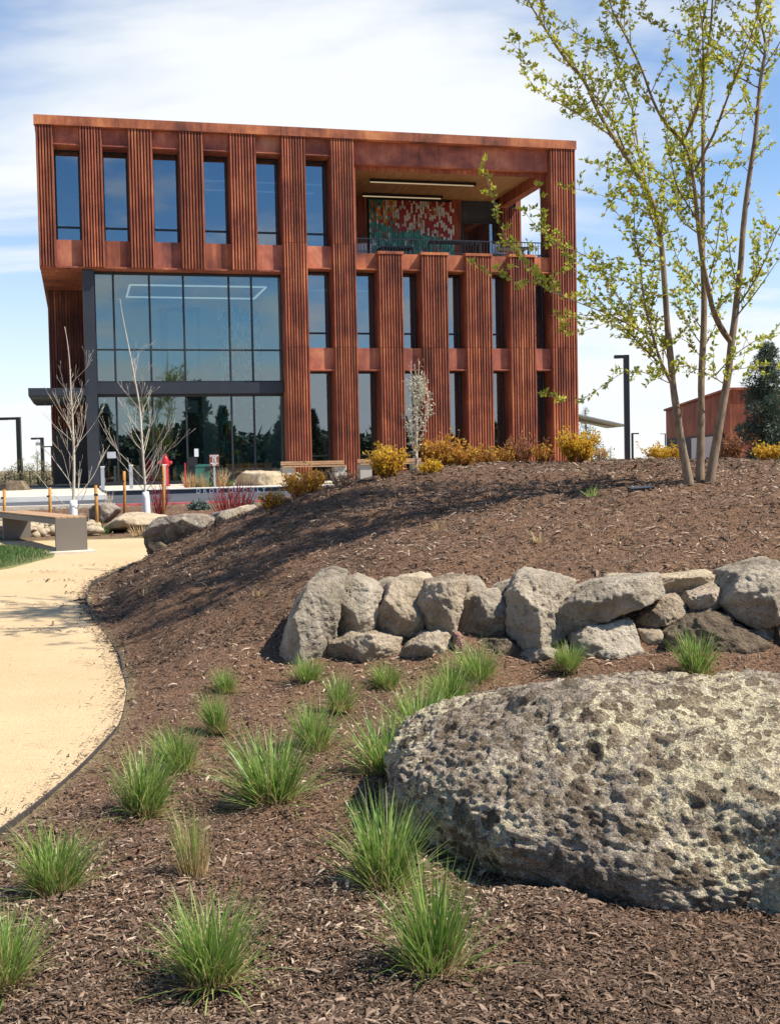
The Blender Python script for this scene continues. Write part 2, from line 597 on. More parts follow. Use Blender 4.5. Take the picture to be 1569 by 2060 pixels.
def mulch_ground():
    t = NT('bark_mulch_soil'); v = t.coord((1, 1, 1), rand=False)
    v2 = t.coord((1, 2.2, 1), rand=False, rot=(0, 0, .6)); v3 = t.coord((2.3, 1, 1), rand=False, rot=(0, 0, -.5))
    a = t.noise(v2, 55, 3, .6); b = t.noise(v3, 48, 3, .6); big = t.noise(v, .9, 4, .6)
    h = t.math('MAXIMUM', a, b)
    mul = t.ramp(h, [(.40, (0.044, 0.023, 0.013)), (.52, (0.124, 0.069, 0.040)), (.62, (0.207, 0.118, 0.069)), (.75, (0.317, 0.200, 0.119))])
    mul = t.mix(t.maprange(big, .35, .7, 0, .45), mul, t.ramp(h, [(.4, (0.086, 0.049, 0.028)), (.75, (0.262, 0.155, 0.092))]))
    d = t.noise(v, .12, 6, .65); e = t.noise(v, 1.7, 5, .7)
    dry = t.ramp(t.math('ADD', t.math('MULTIPLY', d, .6), t.math('MULTIPLY', e, .4)), [(.35, (.10, .085, .045)), (.5, (.22, .17, .09)), (.65, (.30, .25, .15))])
    col = t.mix(t.attr('bed'), dry, mul)
    t.bsdf(col, .95, 0, t.bump(h, 1.0, .014), .15)
    return t.m


def path_mat():
    t = NT('decomposed_granite'); v = t.coord((1, 1, 1), rand=False)
    big = t.noise(v, .55, 5, .6); fine = t.noise(v, 130, 3, .7); vf = t.vor(v, 110)
    c = t.ramp(big, [(.3, (.52, .37, .20)), (.55, (.60, .44, .25)), (.75, (.65, .49, .30))])
    c = t.mix(t.maprange(fine, .34, .60, .55, 0), c, (.33, .215, .11))
    mid = t.noise(v, 34, 5, .75); c = t.mix(t.maprange(mid, .52, .72, 0, .45), c, (.66, .52, .33)); c = t.mix(t.maprange(mid, .28, .44, .35, 0), c, (.30, .18, .08))
    # scattered bark dust blown off the bed, in drifts
    st = t.noise(t.coord((1.0, 3.0, 1), rand=False, rot=(0, 0, .25)), 3.2, 7, .72, .6)
    st2 = t.noise(v, 28, 4, .7)
    mask = t.math('MULTIPLY', t.maprange(st, .55, .70), t.maprange(st2, .44, .60))
    c = t.mix(t.math('MULTIPLY', mask, .55), c, (.22, .14, .08))
    t.bsdf(c, .95, 0, t.bump(t.math('ADD', fine, t.math('MULTIPLY', vf, .8)), .55, .008), .15)
    return t.m


def asphalt_mat():
    t = NT('asphalt'); v = t.coord((1, 1, 1), rand=False)
    c = t.ramp(t.math('ADD', t.math('MULTIPLY', t.noise(v, .5, 5, .6), .6), t.math('MULTIPLY', t.noise(v, 60, 3, .6), .4)), [(.35, (.050, .050, .056)), (.65, (.095, .095, .104))])
    t.bsdf(c, .85, 0, t.bump(t.noise(v, 90, 2), .3, .004), .3)
    return t.m


def concrete_mat(name='concrete', col=(.48, .43, .36)):
    t = NT(name); v = t.coord((1, 1, 1), rand=False)
    n = t.math('ADD', t.math('MULTIPLY', t.noise(v, .8, 6, .65), .7), t.math('MULTIPLY', t.noise(v, 40, 3, .6), .3))
    t.bsdf(t.ramp(n, [(.35, tuple(c * .8 for c in col)), (.65, tuple(c * 1.12 for c in col))]), .9, 0, None, .3)
    return t.m


M['mulch'] = mulch_ground(); M['path'] = path_mat(); M['asphalt'] = asphalt_mat()
M['concrete'] = concrete_mat(); M['kerb_pale'] = concrete_mat('pale_kerb_concrete', (.70, .66, .58))
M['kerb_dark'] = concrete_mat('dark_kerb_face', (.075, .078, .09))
M['red_paint'] = simple('worn_red_kerb_paint', (.48, .10, .10), .7, 0, .3, 5)
M['white_paint'] = simple('white_paint', (.80, .80, .78), .6, 0, .08, 12)


def chips_mat():
    t = NT('bark_chips')
    c = t.ramp(t.attr('rnd'), [(0, (0.044, 0.027, 0.016)), (.3, (0.111, 0.068, 0.043)), (.6, (0.183, 0.118, 0.075)), (.82, (0.262, 0.177, 0.118)), (.95, (0.346, 0.246, 0.168)), (1, (0.490, 0.370, 0.254))])
    t.bsdf(c, .85, 0, None, .2)
    return t.m


M['chips'] = chips_mat()


def rock_mat(name, pal, lichen=None, scale=1.0, pit=.5):
    t = NT(name); v = t.coord((scale, scale, scale))
    a = t.noise(v, 2.2, 6, .6, .3); b = t.noise(v, 11, 6, .7); f = t.noise(v, 60, 4, .7)
    mixn = t.math('ADD', t.math('MULTIPLY', a, .55), t.math('ADD', t.math('MULTIPLY', b, .3), t.math('MULTIPLY', f, .15)))
    k = len(pal)
    c = t.ramp(mixn, [(.37 + .27 * i / (k - 1), p) for i, p in enumerate(pal)])
    warm = t.noise(v, 1.1, 4, .6)
    c = t.mix(t.maprange(warm, .5, .68, 0, .38), c, (.50, .385, .255))
    pits = t.vor(v, 26); pm = t.math('MULTIPLY', t.maprange(pits, .10, .26, 1, 0), t.maprange(t.noise(v, 4, 3), .45, .6))
    c = t.mix(t.math('MULTIPLY', pm, .7 * pit), c, (.05, .042, .036))
    if lichen:
        ln = t.noise(v, 5.5, 7, .72, .5)
        c = t.mix(t.maprange(ln, .55, .66, 0, .8), c, lichen)
    h = t.math('ADD', t.math('MULTIPLY', b, .8), t.math('SUBTRACT', t.math('MULTIPLY', f, .5), t.math('MULTIPLY', pm, .7 * pit)))
    t.bsdf(c, .92, 0, t.bump(h, 1.0, .045 / scale), .2)
    return t.m


M['stone_grey'] = rock_mat('grey_basalt_stone', [(0.154, 0.122, 0.086), (0.309, 0.253, 0.180), (0.453, 0.377, 0.277), (0.597, 0.510, 0.378)])
M['stone_tan'] = rock_mat('tan_tuff_stone', [(0.175, 0.129, 0.086), (0.350, 0.270, 0.180), (0.484, 0.382, 0.264), (0.618, 0.510, 0.370)])
M['stone_dark'] = rock_mat('dark_basalt_stone', [(0.060, 0.044, 0.030), (0.131, 0.095, 0.062), (0.218, 0.162, 0.103), (0.328, 0.255, 0.166)])
M['stone_red'] = rock_mat('reddish_stone', [(.22, .12, .085), (.33, .19, .135), (.42, .26, .19)])
M['stone_lichen'] = rock_mat('lichen_stone', [(.11, .090, .074), (.25, .205, .165), (.40, .34, .275)], (.50, .48, .36))
M['stone_pale'] = rock_mat('pale_stone', [(0.391, 0.294, 0.176), (0.536, 0.421, 0.273), (0.639, 0.529, 0.370)], None, 1.0, .2)


def boulder_mat():
    t = NT('lichen_covered_lava'); v = t.coord((1, 1, 1), rand=False)
    n1 = t.noise(v, 3.2, 7, .68, .4); n2 = t.noise(v, 17, 6, .72); n3 = t.noise(v, 75, 4, .7)
    basec = t.ramp(t.math('ADD', t.math('MULTIPLY', n1, .3), t.math('ADD', t.math('MULTIPLY', n2, .4), t.math('MULTIPLY', n3, .3))),
                   [(.32, (0.099, 0.077, 0.056)), (.43, (0.233, 0.184, 0.135)), (.53, (0.385, 0.311, 0.232)), (.66, (0.571, 0.476, 0.367))])
    # pale yellow-green crust lichen, in large patches
    crown = t.maprange(t.noise(t.coord((1, 1, 1), rand=False, rot=(0.367, 0.857, 0.174)), 1.15, 3, .5), .38, .62, -.085, .06)
    ln = t.math('ADD', t.math('ADD', t.math('MULTIPLY', n1, .5), t.math('MULTIPLY', t.noise(v, 9, 7, .75, .6), .5)), crown)
    fine_ = t.noise(v, 38, 5, .75)
    ln = t.math('ADD', t.math('MULTIPLY', ln, .60), t.math('MULTIPLY', fine_, .40))
    c = t.mix(t.maprange(ln, .475, .525, 0, .80), basec, t.ramp(n3, [(.35, (0.466, 0.391, 0.232)), (.55, (0.664, 0.568, 0.353)), (.7, (0.827, 0.718, 0.494))]))
    # white crust
    wn = t.noise(t.coord((1, 1, 1), rand=False, rot=(.7, .3, 0)), 13, 7, .75, .7)
    c = t.mix(t.maprange(wn, .60, .66, 0, .8), c, (0.734, 0.610, 0.444))
    # round grey-brown rosettes
    vd = t.n('TexVoronoi'); vd.feature = 'F1'; vd.inputs['Scale'].default_value = 15
    nz = t.n('TexNoise'); nz.inputs['Scale'].default_value = 22; nz.inputs['Detail'].default_value = 3; t.l(v, nz.inputs['Vector'])
    vm = t.n('Mix'); vm.data_type = 'VECTOR'; vm.inputs['Factor'].default_value = .035
    t.l(v, vm.inputs['A']); t.l(nz.outputs['Color'], vm.inputs['B']); t.l(vm.outputs['Result'], vd.inputs['Vector'])
    sepc = t.n('SeparateColor'); t.l(vd.outputs['Color'], sepc.inputs[0])
    rad = t.maprange(sepc.outputs[0], .15, .85, 0, .60)
    ros = t.math('GREATER_THAN', t.math('SUBTRACT', rad, vd.outputs['Distance']), 0)
    patch = t.maprange(t.noise(v, 2.4, 3, .6), .30, .46)
    rosm = t.math('MULTIPLY', ros, patch)
    rc = t.ramp(t.math('ADD', t.math('MULTIPLY', n3, .6), t.math('MULTIPLY', sepc.outputs[1], .4)), [(.3, (0.086, 0.060, 0.039)), (.55, (0.172, 0.127, 0.081)), (.75, (0.282, 0.214, 0.140))])
    c = t.mix(t.math('MULTIPLY', rosm, .88), c, rc)
    # a second, finer scatter of dark rosettes
    ve = t.n('TexVoronoi'); ve.feature = 'F1'; ve.inputs['Scale'].default_value = 34; t.l(vm.outputs['Result'], ve.inputs['Vector'])
    sp2 = t.n('SeparateColor'); t.l(ve.outputs['Color'], sp2.inputs[0])
    r2 = t.math('GREATER_THAN', t.math('SUBTRACT', t.maprange(sp2.outputs[0], .2, .85, 0, .62), ve.outputs['Distance']), 0)
    r2 = t.math('MULTIPLY', r2, t.maprange(t.noise(t.coord((1, 1, 1), rand=False, rot=(1, .2, .5)), 3.6, 4, .6), .40, .54))
    c = t.mix(t.math('MULTIPLY', r2, .8), c, t.ramp(n3, [(.35, (0.092, 0.064, 0.040)), (.65, (0.233, 0.172, 0.109))]))
    # orange specks
    on = t.noise(v, 24, 5, .7, .4); om = t.math('MULTIPLY', t.maprange(on, .66, .70), t.maprange(t.noise(v, 3.1, 3), .5, .6))
    c = t.mix(t.math('MULTIPLY', om, .8), c, (0.473, 0.210, 0.027))
    gr = t.noise(v, 150, 3, .7)
    c = t.mix(1.0, c, t.ramp(gr, [(.32, (.62, .61, .60)), (.5, (1.08, 1.08, 1.08)), (.66, (1.45, 1.45, 1.45))]), 'MULTIPLY')
    h = t.math('ADD', t.math('MULTIPLY', n2, .75), t.math('ADD', t.math('MULTIPLY', n3, .6), t.math('MULTIPLY', rosm, .25)))
    t.bsdf(c, .95, 0, t.bump(h, 1.0, .045), .15)
    return t.m


M['boulder'] = boulder_mat()
M['bark_tree'] = bark_mat('smooth_brown_bark', (.125, .080, .050), (.34, .25, .165), 22, .35)
M['bark_white'] = bark_mat('pale_birch_bark', (.40, .33, .25), (.66, .59, .48), 30, .5)
M['bark_dark'] = bark_mat('dark_bark', (.05, .035, .025), (.14, .10, .075))
M['twig_tan'] = bark_mat('tan_twigs', (.34, .26, .17), (.55, .46, .33))
M['twig_red'] = bark_mat('red_twigs', (.13, .016, .018), (.28, .045, .045))
M['twig_rust'] = bark_mat('rusty_twigs', (.16, .065, .03), (.34, .15, .07))
M['leaf_spring'] = leaf_mat('spring_leaves', [(0, (0.230, 0.294, 0.033)), (.35, (0.391, 0.441, 0.050)), (.7, (0.575, 0.565, 0.066)), (.93, (0.690, 0.621, 0.110)), (1, (0.460, 0.271, 0.055))], .45, .5)
M['leaf_yellow'] = leaf_mat('yellow_spring_leaves', [(0, (.46, .24, .02)), (.4, (.68, .43, .03)), (.8, (.80, .58, .06)), (1, (.58, .25, .03))], .55, .35)
M['leaf_orange'] = leaf_mat('orange_spring_leaves', [(0, (.36, .13, .02)), (.4, (.58, .27, .03)), (.75, (.72, .44, .06)), (1, (.42, .36, .07))], .55, .35)
M['leaf_brown'] = leaf_mat('reddish_brown_leaves', [(0, (.12, .045, .025)), (.5, (.26, .10, .045)), (1, (.45, .25, .08))], .6, .25)
M['blossom'] = leaf_mat('cream_blossom', [(0, (.50, .45, .33)), (.6, (.72, .68, .56)), (1, (.60, .62, .40))], .6, .3)
M['needle'] = leaf_mat('pine_needles', [(0, (.030, .048, .026)), (.5, (.070, .100, .055)), (.85, (.13, .165, .10)), (1, (.20, .22, .13))], .6, .15)
M['pine_clump'] = leaf_mat('blue_green_pine_needles', [(0, (.035, .052, .032)), (.5, (.085, .112, .072)), (.85, (.16, .195, .125)), (1, (.25, .28, .18))], .6, .15)
M['needle_blue'] = leaf_mat('blue_spruce_needles', [(0, (.07, .10, .08)), (.5, (.17, .22, .18)), (1, (.32, .37, .29))], .6, .15)
M['bush_olive'] = leaf_mat('olive_sage_leaves', [(0, (.11, .10, .045)), (.5, (.23, .21, .10)), (1, (.36, .33, .17))], .7, .2)
M['blade'] = leaf_mat('green_grass_blades', [(0, (0.092, 0.182, 0.026)), (.35, (0.173, 0.297, 0.047)), (.7, (0.281, 0.407, 0.084)), (.9, (0.410, 0.473, 0.147)), (1, (0.540, 0.506, 0.210))], .40, .42, .45)
M['straw'] = leaf_mat('dry_straw_blades', [(0, (.34, .21, .09)), (.6, (.54, .38, .19)), (1, (.68, .54, .31))], .7, .3)
M['lawn_blade'] = leaf_mat('lawn_blades', [(0, (.06, .12, .03)), (.6, (.13, .21, .06)), (.9, (.24, .29, .11)), (1, (.45, .36, .19))], .5, .35)
M['stake'] = bark_mat('orange_wooden_stake', (.30, .13, .03), (.52, .27, .075), 20, .2)
M['bench_steel'] = simple('taupe_powder_coated_steel', (.165, .14, .112), .5, .1, .06, 2)
M['plank'] = bark_mat('bench_timber', (.33, .19, .10), (.52, .33, .19), 9, 1)
M['hydrant'] = simple('red_hydrant_paint', (.45, .018, .022), .4, 0, .15, 8)
M['bin_green'] = simple('green_plastic', (.022, .135, .105), .5, 0, .12, 4)
M['sign_brown'] = simple('brown_sign_face', (.185, .060, .032), .5, 0, .06, 6)
M['tree_wrap'] = simple('white_trunk_wrap', (.80, .77, .72), .8, 0, .06, 20, .003)
M['edging'] = simple('dark_steel_edging', (.060, .048, .042), .6, .2, .3, 8)
M['white_panel'] = simple('white_door', (.62, .64, .66), .5, 0, .05, 1)
M['kerb_tan'] = concrete_mat('tan_kerb', (.58, .50, .39))


def tile_mat(name, rough=.35):
    t = NT(name); t.bsdf(t.attr('col', 'Color'), rough); return t.m


M['tiles'] = tile_mat('coloured_glass_tiles')

# ================================================================== SETTING: ground, path, road, pavement
def axis(dense0, dense1, step, outer):
    a = list(np.arange(dense0, dense1 + 1e-6, step))
    lo = [dense0 - o for o in outer][::-1]; hi = [dense1 + o for o in outer]
    return np.array(lo + a + hi)


OUT = [.15, .4, .8, 1.4, 2.2, 3.4, 5, 7, 10, 14, 20, 28, 40, 60, 90, 140, 220, 400, 800, 1600, 3200, 5200]
gx = axis(-5.0, 8.0, .05, OUT)
gy = axis(2.4, 18.0, .05, OUT)
GX, GY = np.meshgrid(gx, gy)
GZ = zg(GX, GY)
P2 = np.stack([GX.ravel(), GY.ravel(), np.zeros(GX.size)], 1)
inbed = (sstep(-.02, .10, GX - edge_x(GY)) * (GY < 19.6)).ravel()
bedmask = np.clip(inbed * (GY.ravel() < 19.6) + ((GY.ravel() > 20.2) & (GY.ravel() < 30.5) & (GX.ravel() < 30) & (GX.ravel() > -30)) * 1.0 + ((GX.ravel() > -1) & (GX.ravel() < 22) & (GY.ravel() > 19) & (GY.ravel() < 31)) * 1.0, 0, 1)
lump = fbm(P2 * 2.3, 3, 3) * .030 + fbm(P2 * 9.0, 2, 9) * .010
GZ = GZ + (lump * inbed).reshape(GZ.shape)
g = MB()
ny, nx = GX.shape
ii = (np.arange(ny - 1)[:, None] * nx + np.arange(nx - 1)[None]).ravel()
g.add(np.stack([GX.ravel(), GY.ravel(), GZ.ravel()], 1), np.stack([ii, ii + 1, ii + nx + 1, ii + nx], 1))
ground = g.build('ground', M['mulch'], None, True)
a_ = ground.data.attributes.new('bed', 'FLOAT', 'POINT')
a_.data.foreach_set('value', bedmask.astype(np.float32))
tag(ground, kind='structure')

# tan path of crushed granite: from the camera up to the rocks, then off behind the mound
ys = np.arange(-3, 20.31, .1)
mbp = MB(); rows = []
for y in ys:
    r = edge_x(y) if y < 18.75 else 9.0
    xs = np.concatenate([np.linspace(-22, -7, 6), np.linspace(-6.5, r, 44)])
    rows.append(np.stack([xs, np.full(len(xs), y), base(y) + .008 + 0 * xs], 1))
R = np.array(rows); k = R.shape[1]
R[..., 2] += (fbm(R.reshape(-1, 3) * np.array([1.2, 1.2, 0]), 3, 5) * .008).reshape(R.shape[:2]) + .006
ii = (np.arange(len(ys) - 1)[:, None] * k + np.arange(k - 1)[None]).ravel()
mbp.add(R.reshape(-1, 3), np.stack([ii, ii + 1, ii + k + 1, ii + k], 1))
tag(mbp.build('path', M['path'], None, True), kind='structure')

# thin steel edging between path and bark
mbe = MB()
ey = np.arange(2.0, 17.3, .12); ex = edge_x(ey)
T = np.stack([np.gradient(ex), np.gradient(ey)], 1); T /= np.linalg.norm(T, axis=1)[:, None]
Nn = np.stack([T[:, 1], -T[:, 0]], 1)
wob = fbm(np.stack([ey * .8, ey * 0, ey * 0], 1), 2, 4) * .026
V = []
for side in (-1, 1):
    for h in (-.06, .024):
        V.append(np.stack([ex + Nn[:, 0] * side * .005, ey + Nn[:, 1] * side * .005, base(ey) + h + (wob if h > 0 else 0)], 1))
n_ = len(ey)
V = np.concatenate(V)
q = np.arange(n_ - 1)
def st_(a, b): return np.stack([a * n_ + q, a * n_ + q + 1, b * n_ + q + 1, b * n_ + q], 1)
mbe.add(V, np.concatenate([st_(0, 1), st_(1, 3), st_(3, 2), st_(2, 0)]))
tag(mbe.build('garden_edging', M['edging']), 'thin dark steel edging curving between the tan path and the bark bed', 'edging')


def strip(name, mat, pts_near, pts_far, zn, zf, thick=None, label=None):
    mb = MB(); n = len(pts_near)
    top = [(p[0], p[1], zn) for p in pts_near] + [(p[0], p[1], zf) for p in pts_far]
    f = [(i, i + 1, n + i + 1, n + i) for i in range(n - 1)]
    mb.add(top, f)
    if thick:
        b = [(p[0], p[1], zn - thick) for p in pts_near]
        mb.add(top[:n] + b, [(i, n + i, n + i + 1, i + 1) for i in range(n - 1)])
    return mb.build(name, mat)


# road: follows the facade direction, from v=-17 to the kerb
us = np.array([-60, -20, -8, -2, 2, 6, 12, 20, 40])
rd = MB()
vs = [-15.9, -14, -12, -10.5, -9.3]
RP = np.array([[fac(u, v) for u in us] for v in vs])
RP[..., 2] = zg(RP[..., 0], RP[..., 1]) + .012
for i_, v in enumerate(vs):
    RP[i_, :, 2] = np.maximum(RP[i_, :, 2], np.interp(v, [-15.9, -9.3], [.585, .70]))
k = len(us)
ii = (np.arange(len(vs) - 1)[:, None] * k + np.arange(k - 1)[None]).ravel()
rd.add(RP.reshape(-1, 3), np.stack([ii, ii + 1, ii + k + 1, ii + k], 1))
tag(rd.build('road', M['asphalt']), kind='structure')


def fbox(name, mat, u0, u1, v0, v1, z0, z1, bevel=0, kind='structure', parent=None):
    mb = MB()
    c = [fac(u, v, z) for z in (z0, z1) for v in (v0, v1) for u in (u0, u1)]
    mb.add(c, [(0, 2, 3, 1), (4, 5, 7, 6), (0, 1, 5, 4), (2, 6, 7, 3), (0, 4, 6, 2), (1, 3, 7, 5)])
    o = mb.build(name, mat, parent)
    if kind: tag(o, kind=kind)
    return o


def u_of(px, v, z):
    """facade coordinate u of photo column px on the vertical plane v at height z"""
    u = 5.0
    for _ in range(6):
        x, _y = project(fac(u, v, z)); x2, _y2 = project(fac(u + .1, v, z))
        u += (px - x) / ((x2 - x) / .1)
    return u


UR = u_of(232, -16.0, .64)
fbox('near_kerb', M['kerb_tan'], -60, UR, -16.35, -15.9, .40, .66)
fbox('red_painted_kerb', M['red_paint'], UR + .003, 40, -16.12, -15.9, .40, .645)
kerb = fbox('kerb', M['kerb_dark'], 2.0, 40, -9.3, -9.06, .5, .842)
fbox('kerb_top', M['kerb_pale'], 2.0, 40, -9.35, -8.7, .846, .872)
fbox('raised_kerb', M['kerb_pale'], -60, 1.95, -12.4, -12.1, .5, .80)
fbox('pavement', M['kerb_tan'], -60, 1.96, -12.1, 5.9, .5, .796)
fbox('entrance_pavement', M['kerb_tan'], 1.96, 40, -8.7, .55, .5, .868)
fbox('planting_strip', M['mulch'], 8.2, 40, -8.2, -5.2, .5, .884)


def text_mesh(name, body, size, mat, parent=None, loc=(0, 0, 0), rot=(0, 0, 0), spacing=1.0, extrude=.002, bold=0):
    cu = bpy.data.curves.new(name, 'FONT')
    cu.body = body; cu.size = size; cu.align_x = 'CENTER'; cu.align_y = 'CENTER'; cu.extrude = extrude
    cu.space_character = spacing; cu.offset = bold
    tmp = bpy.data.objects.new(name + '_t', cu); COL.objects.link(tmp)
    bpy.context.view_layer.update()
    dg = bpy.context.evaluated_depsgraph_get()
    me = bpy.data.meshes.new_from_object(tmp.evaluated_get(dg))
    bpy.data.objects.remove(tmp)
    me.name = name; me.materials.clear(); me.materials.append(mat)
    o = bpy.data.objects.new(name, me); COL.objects.link(o)
    o.parent = parent; o.location = tuple(float(q) for q in loc); o.rotation_euler = rot
    return o


for wd, px in (('DROP', 419), ('OFF', 473), ('ONLY', 512)):
    text_mesh('kerb_lettering', wd, .185, M['white_paint'], kerb, fac(u_of(px, -9.33, .77), -9.304, .768), (math.pi / 2, 0, TH), 1.75 if wd != 'OFF' else 1.3, .002, .006)

# ================================================================== THE BUILDING
BZ = 0.90
B = empty('office_building', fac(0, 0, BZ), TH, 'three storey office building clad in ribbed rusty steel with glazed entrance hall and terrace', 'building')


class LB(MB):
    """boxes in facade coordinates (u along, v into the building, absolute height)"""
    def b(s, u0, u1, v0, v1, w0, w1, a=None): return s.box(u0, u1, v0, v1, w0 - BZ, w1 - BZ, a)


def panel(u0, u1, w0, w1, joints=(), back=1.0, v0=0.0, mat='corten_rib', cap=False, name='slat_panel', n=None, ribd=.10):
    mb = LB()
    n = n or max(4, int(round((u1 - u0) / .108)))
    p = (u1 - u0) / n
    mb.b(u0 + .004, u1 - .004, v0 + ribd, v0 + back, w0, w1, np.full(6, .25))
    segs = [w0] + list(joints) + [w1]
    for a, b_ in zip(segs[:-1], segs[1:]):
        for i in range(n):
            c = u0 + p * (i + .5); hw = p * .245; cv = random.random()
            dv = random.uniform(-.004, .004)
            mb.b(c - hw, c + hw, v0 + dv, v0 + ribd + .01, a + (.006 if a != w0 else 0), b_ - (.006 if b_ != w1 else 0), np.full(6, cv))
    o = mb.build(name, M[mat], B)
    if cap:
        c = LB(); c.b(u0 - .015, u1 + .015, v0 - .03, v0 + .5, w1, w1 + .10); c.build('panel_cap', M['corten_orange'], o)
    return o


TOP = 14.03
for (a, b_) in ((.07, .69), (1.60, 2.42), (3.34, 4.24), (5.20, 6.11), (7.08, 8.09)):
    panel(a, b_, 8.93, TOP)
for (a, b_) in ((9.05, 9.99), (10.96, 11.89)):
    panel(a, b_, BZ, TOP, (6.03, 10.0))
panel(19.95, 21.06, BZ, TOP, (6.03,), back=1.15)
for (a, b_) in ((12.76, 13.76), (14.49, 15.60), (16.33, 17.43), (18.17, 19.26)):
    panel(a, b_, BZ, 9.66, (6.03,), cap=True)

par = LB()
for i in range(7):
    par.b(.02 + i * 3.01, .02 + (i + 1) * 3.01 - .008, -.04, .32, TOP + .002, 14.37)
par.build('parapet', M['corten_orange'], B)


def pane(parent, u0, u1, w0, w1, v, mat):
    mb = LB(); mb.b(u0, u1, v, v + .02, w0, w1)
    return mb.build('glass_pane', M[mat], parent)


def window(u0, u1, w0, w1, wm, v=.95):
    fr = LB(); t = .06
    fr.b(u0, u0 + t, v - .04, v + .08, w0, w1); fr.b(u1 - t, u1, v - .04, v + .08, w0, w1)
    fr.b(u0 + t, u1 - t, v - .04, v + .08, w0, w0 + t); fr.b(u0 + t, u1 - t, v - .04, v + .08, w1 - t, w1)
    fr.b(u0 + t, u1 - t, v - .04, v + .08, wm - .035, wm + .035)
    w = fr.build('window', M['frame'], B)
    pane(w, u0 + t, u1 - t, w0 + t, wm - .035, v, 'glass'); pane(w, u0 + t, u1 - t, wm + .035, w1 - t, v, 'glass')


def spandrel(u0, u1, w0, w1, lip=True, sill=True, mat='corten_pink', v=.21):
    s = LB()
    s.b(u0 + .002, u1 - .002, v, 1.02, w0, w1)
    if lip: s.b(u0 + .002, u1 - .002, v - .13, v, w0, w0 + .035)
    o = s.build('spandrel', M[mat], B)
    return o


bays3 = [(.69, 1.60), (2.42, 3.34), (4.24, 5.20), (6.11, 7.08), (8.09, 9.05), (9.99, 10.96)]
for i, (a, b_) in enumerate(bays3):
    spandrel(a, b_, 13.36, TOP, True, mat='corten_pink')
    spandrel(a, b_, 8.95 if i < 5 else 9.05, 9.93, i == 5, mat=['corten_pink', 'corten', 'corten_pink', 'corten', 'corten_pink', 'corten_pink'][i])
    window(a, b_, 9.93, 13.36, 10.52)
for i, (a, b_) in enumerate([(9.99, 10.96), (11.89, 12.76), (13.76, 14.49), (15.60, 16.33), (17.43, 18.17), (19.26, 19.95)]):
    if i > 0: spandrel(a, b_, 9.05, 9.70, True, mat='corten_orange')
    window(a, b_, 6.02, 9.05, 6.66)
    spandrel(a, b_, 5.14, 6.02, True)
    window(a, b_, BZ + .05, 5.14, 1.85)

# ---- glazed entrance hall
GV = .85
cw = LB()
mu = [2.0, 2.69, 4.02, 5.29, 7.02, 7.89, 9.05]
for u in mu: cw.b(u - .035 if u > 2 else u, u + .035 if u < 9 else u, GV - .05, GV + .09, BZ, 8.88)
cwo = cw.build('curtain_wall', M['frame'], B)
rl = LB()
for w0, w1 in ((BZ, BZ + .10), (4.20, 4.30), (4.72, 4.80), (5.95, 6.01), (8.80, 8.90)):
    rl.b(2.0, 9.05, GV - .045, GV + .085, w0, w1)
rl.build('transom', M['frame'], cwo)
for a, b_ in zip(mu[:-1], mu[1:]):
    for w0, w1 in ((BZ + .10, 4.20), (4.80, 5.95), (6.01, 8.80)):
        pane(cwo, a + .04, b_ - .04, w0, w1, GV, 'lobby_glass')
bm = LB(); bm.b(1.98, 9.03, .52, 1.1, 4.30, 4.72); bm.build('steel_beam', M['dark_steel'], B)
sc_ = LB(); sc_.b(1.58, 1.99, .30, .95, BZ, 8.89); sc_.build('steel_column', M['dark_steel'], B)
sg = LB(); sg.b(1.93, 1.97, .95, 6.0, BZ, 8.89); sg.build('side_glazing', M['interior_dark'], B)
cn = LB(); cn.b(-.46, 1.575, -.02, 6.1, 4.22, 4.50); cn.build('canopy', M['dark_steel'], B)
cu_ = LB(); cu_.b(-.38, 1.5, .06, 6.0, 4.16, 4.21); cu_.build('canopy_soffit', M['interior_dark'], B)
# recessed corner below the overhanging third floor
panel(.2, 1.9, BZ, 8.89, (6.03,), back=.3, v0=6.0, mat='corten_shaded', ribd=.06, n=15)
so = LB(); so.b(.10, 9.04, .10, 6.3, 8.90, 8.96); so.build('overhang_soffit', M['corten'], B)
dr = LB(); dr.b(.35, 1.85, 5.9, 5.98, BZ, 3.1); dr.b(.28, .35, 5.86, 6.0, BZ, 3.15); dr.build('side_door', M['black'], B)

# ---- shell: floors, walls, roof
sh = LB()
sh.b(.05, 11.9, .36, 16, 13.95, 14.05)
sh.b(11.9, 21.0, 6.2, 16, 13.95, 14.05)
sh.build('roof', M['interior_dark'], B)
fl = LB()
fl.b(.1, 21.0, 1.05, 16, 9.12, 9.62)
fl.b(9.1, 21.0, 1.05, 16, 4.62, 5.1)
fl.b(2.0, 21.0, .96, 16, .6, .93)
fl.build('floor_slab', M['interior'], B)
wl = LB()
wl.b(.08, .28, 1.03, 16, 8.97, 13.94)
wl.b(.2, .4, 6.31, 16, BZ, 8.9)
wl.b(20.8, 21.05, 6.3, 16, BZ, 13.94)
wl.b(20.85, 21.05, 1.16, 6.3, BZ, 9.1)
wl.b(.4, 20.8, 15.8, 16, BZ, 13.94)
wl.build('side_wall', M['corten'], B)
iw = LB()
iw.b(.3, 11.8, 7.0, 7.15, 9.63, 13.9)
iw.b(2.0, 9.1, 8.0, 8.15, .94, 8.88)
iw.b(9.2, 20.7, 5.6, 5.75, 5.11, 9.1)
iw.b(9.2, 20.7, 6.5, 6.65, .94, 4.6)
iw.b(9.08, 9.16, 1.1, 8.0, .94, 8.88)
iw.build('interior_wall', M['interior_pale'], B)
idk = LB()
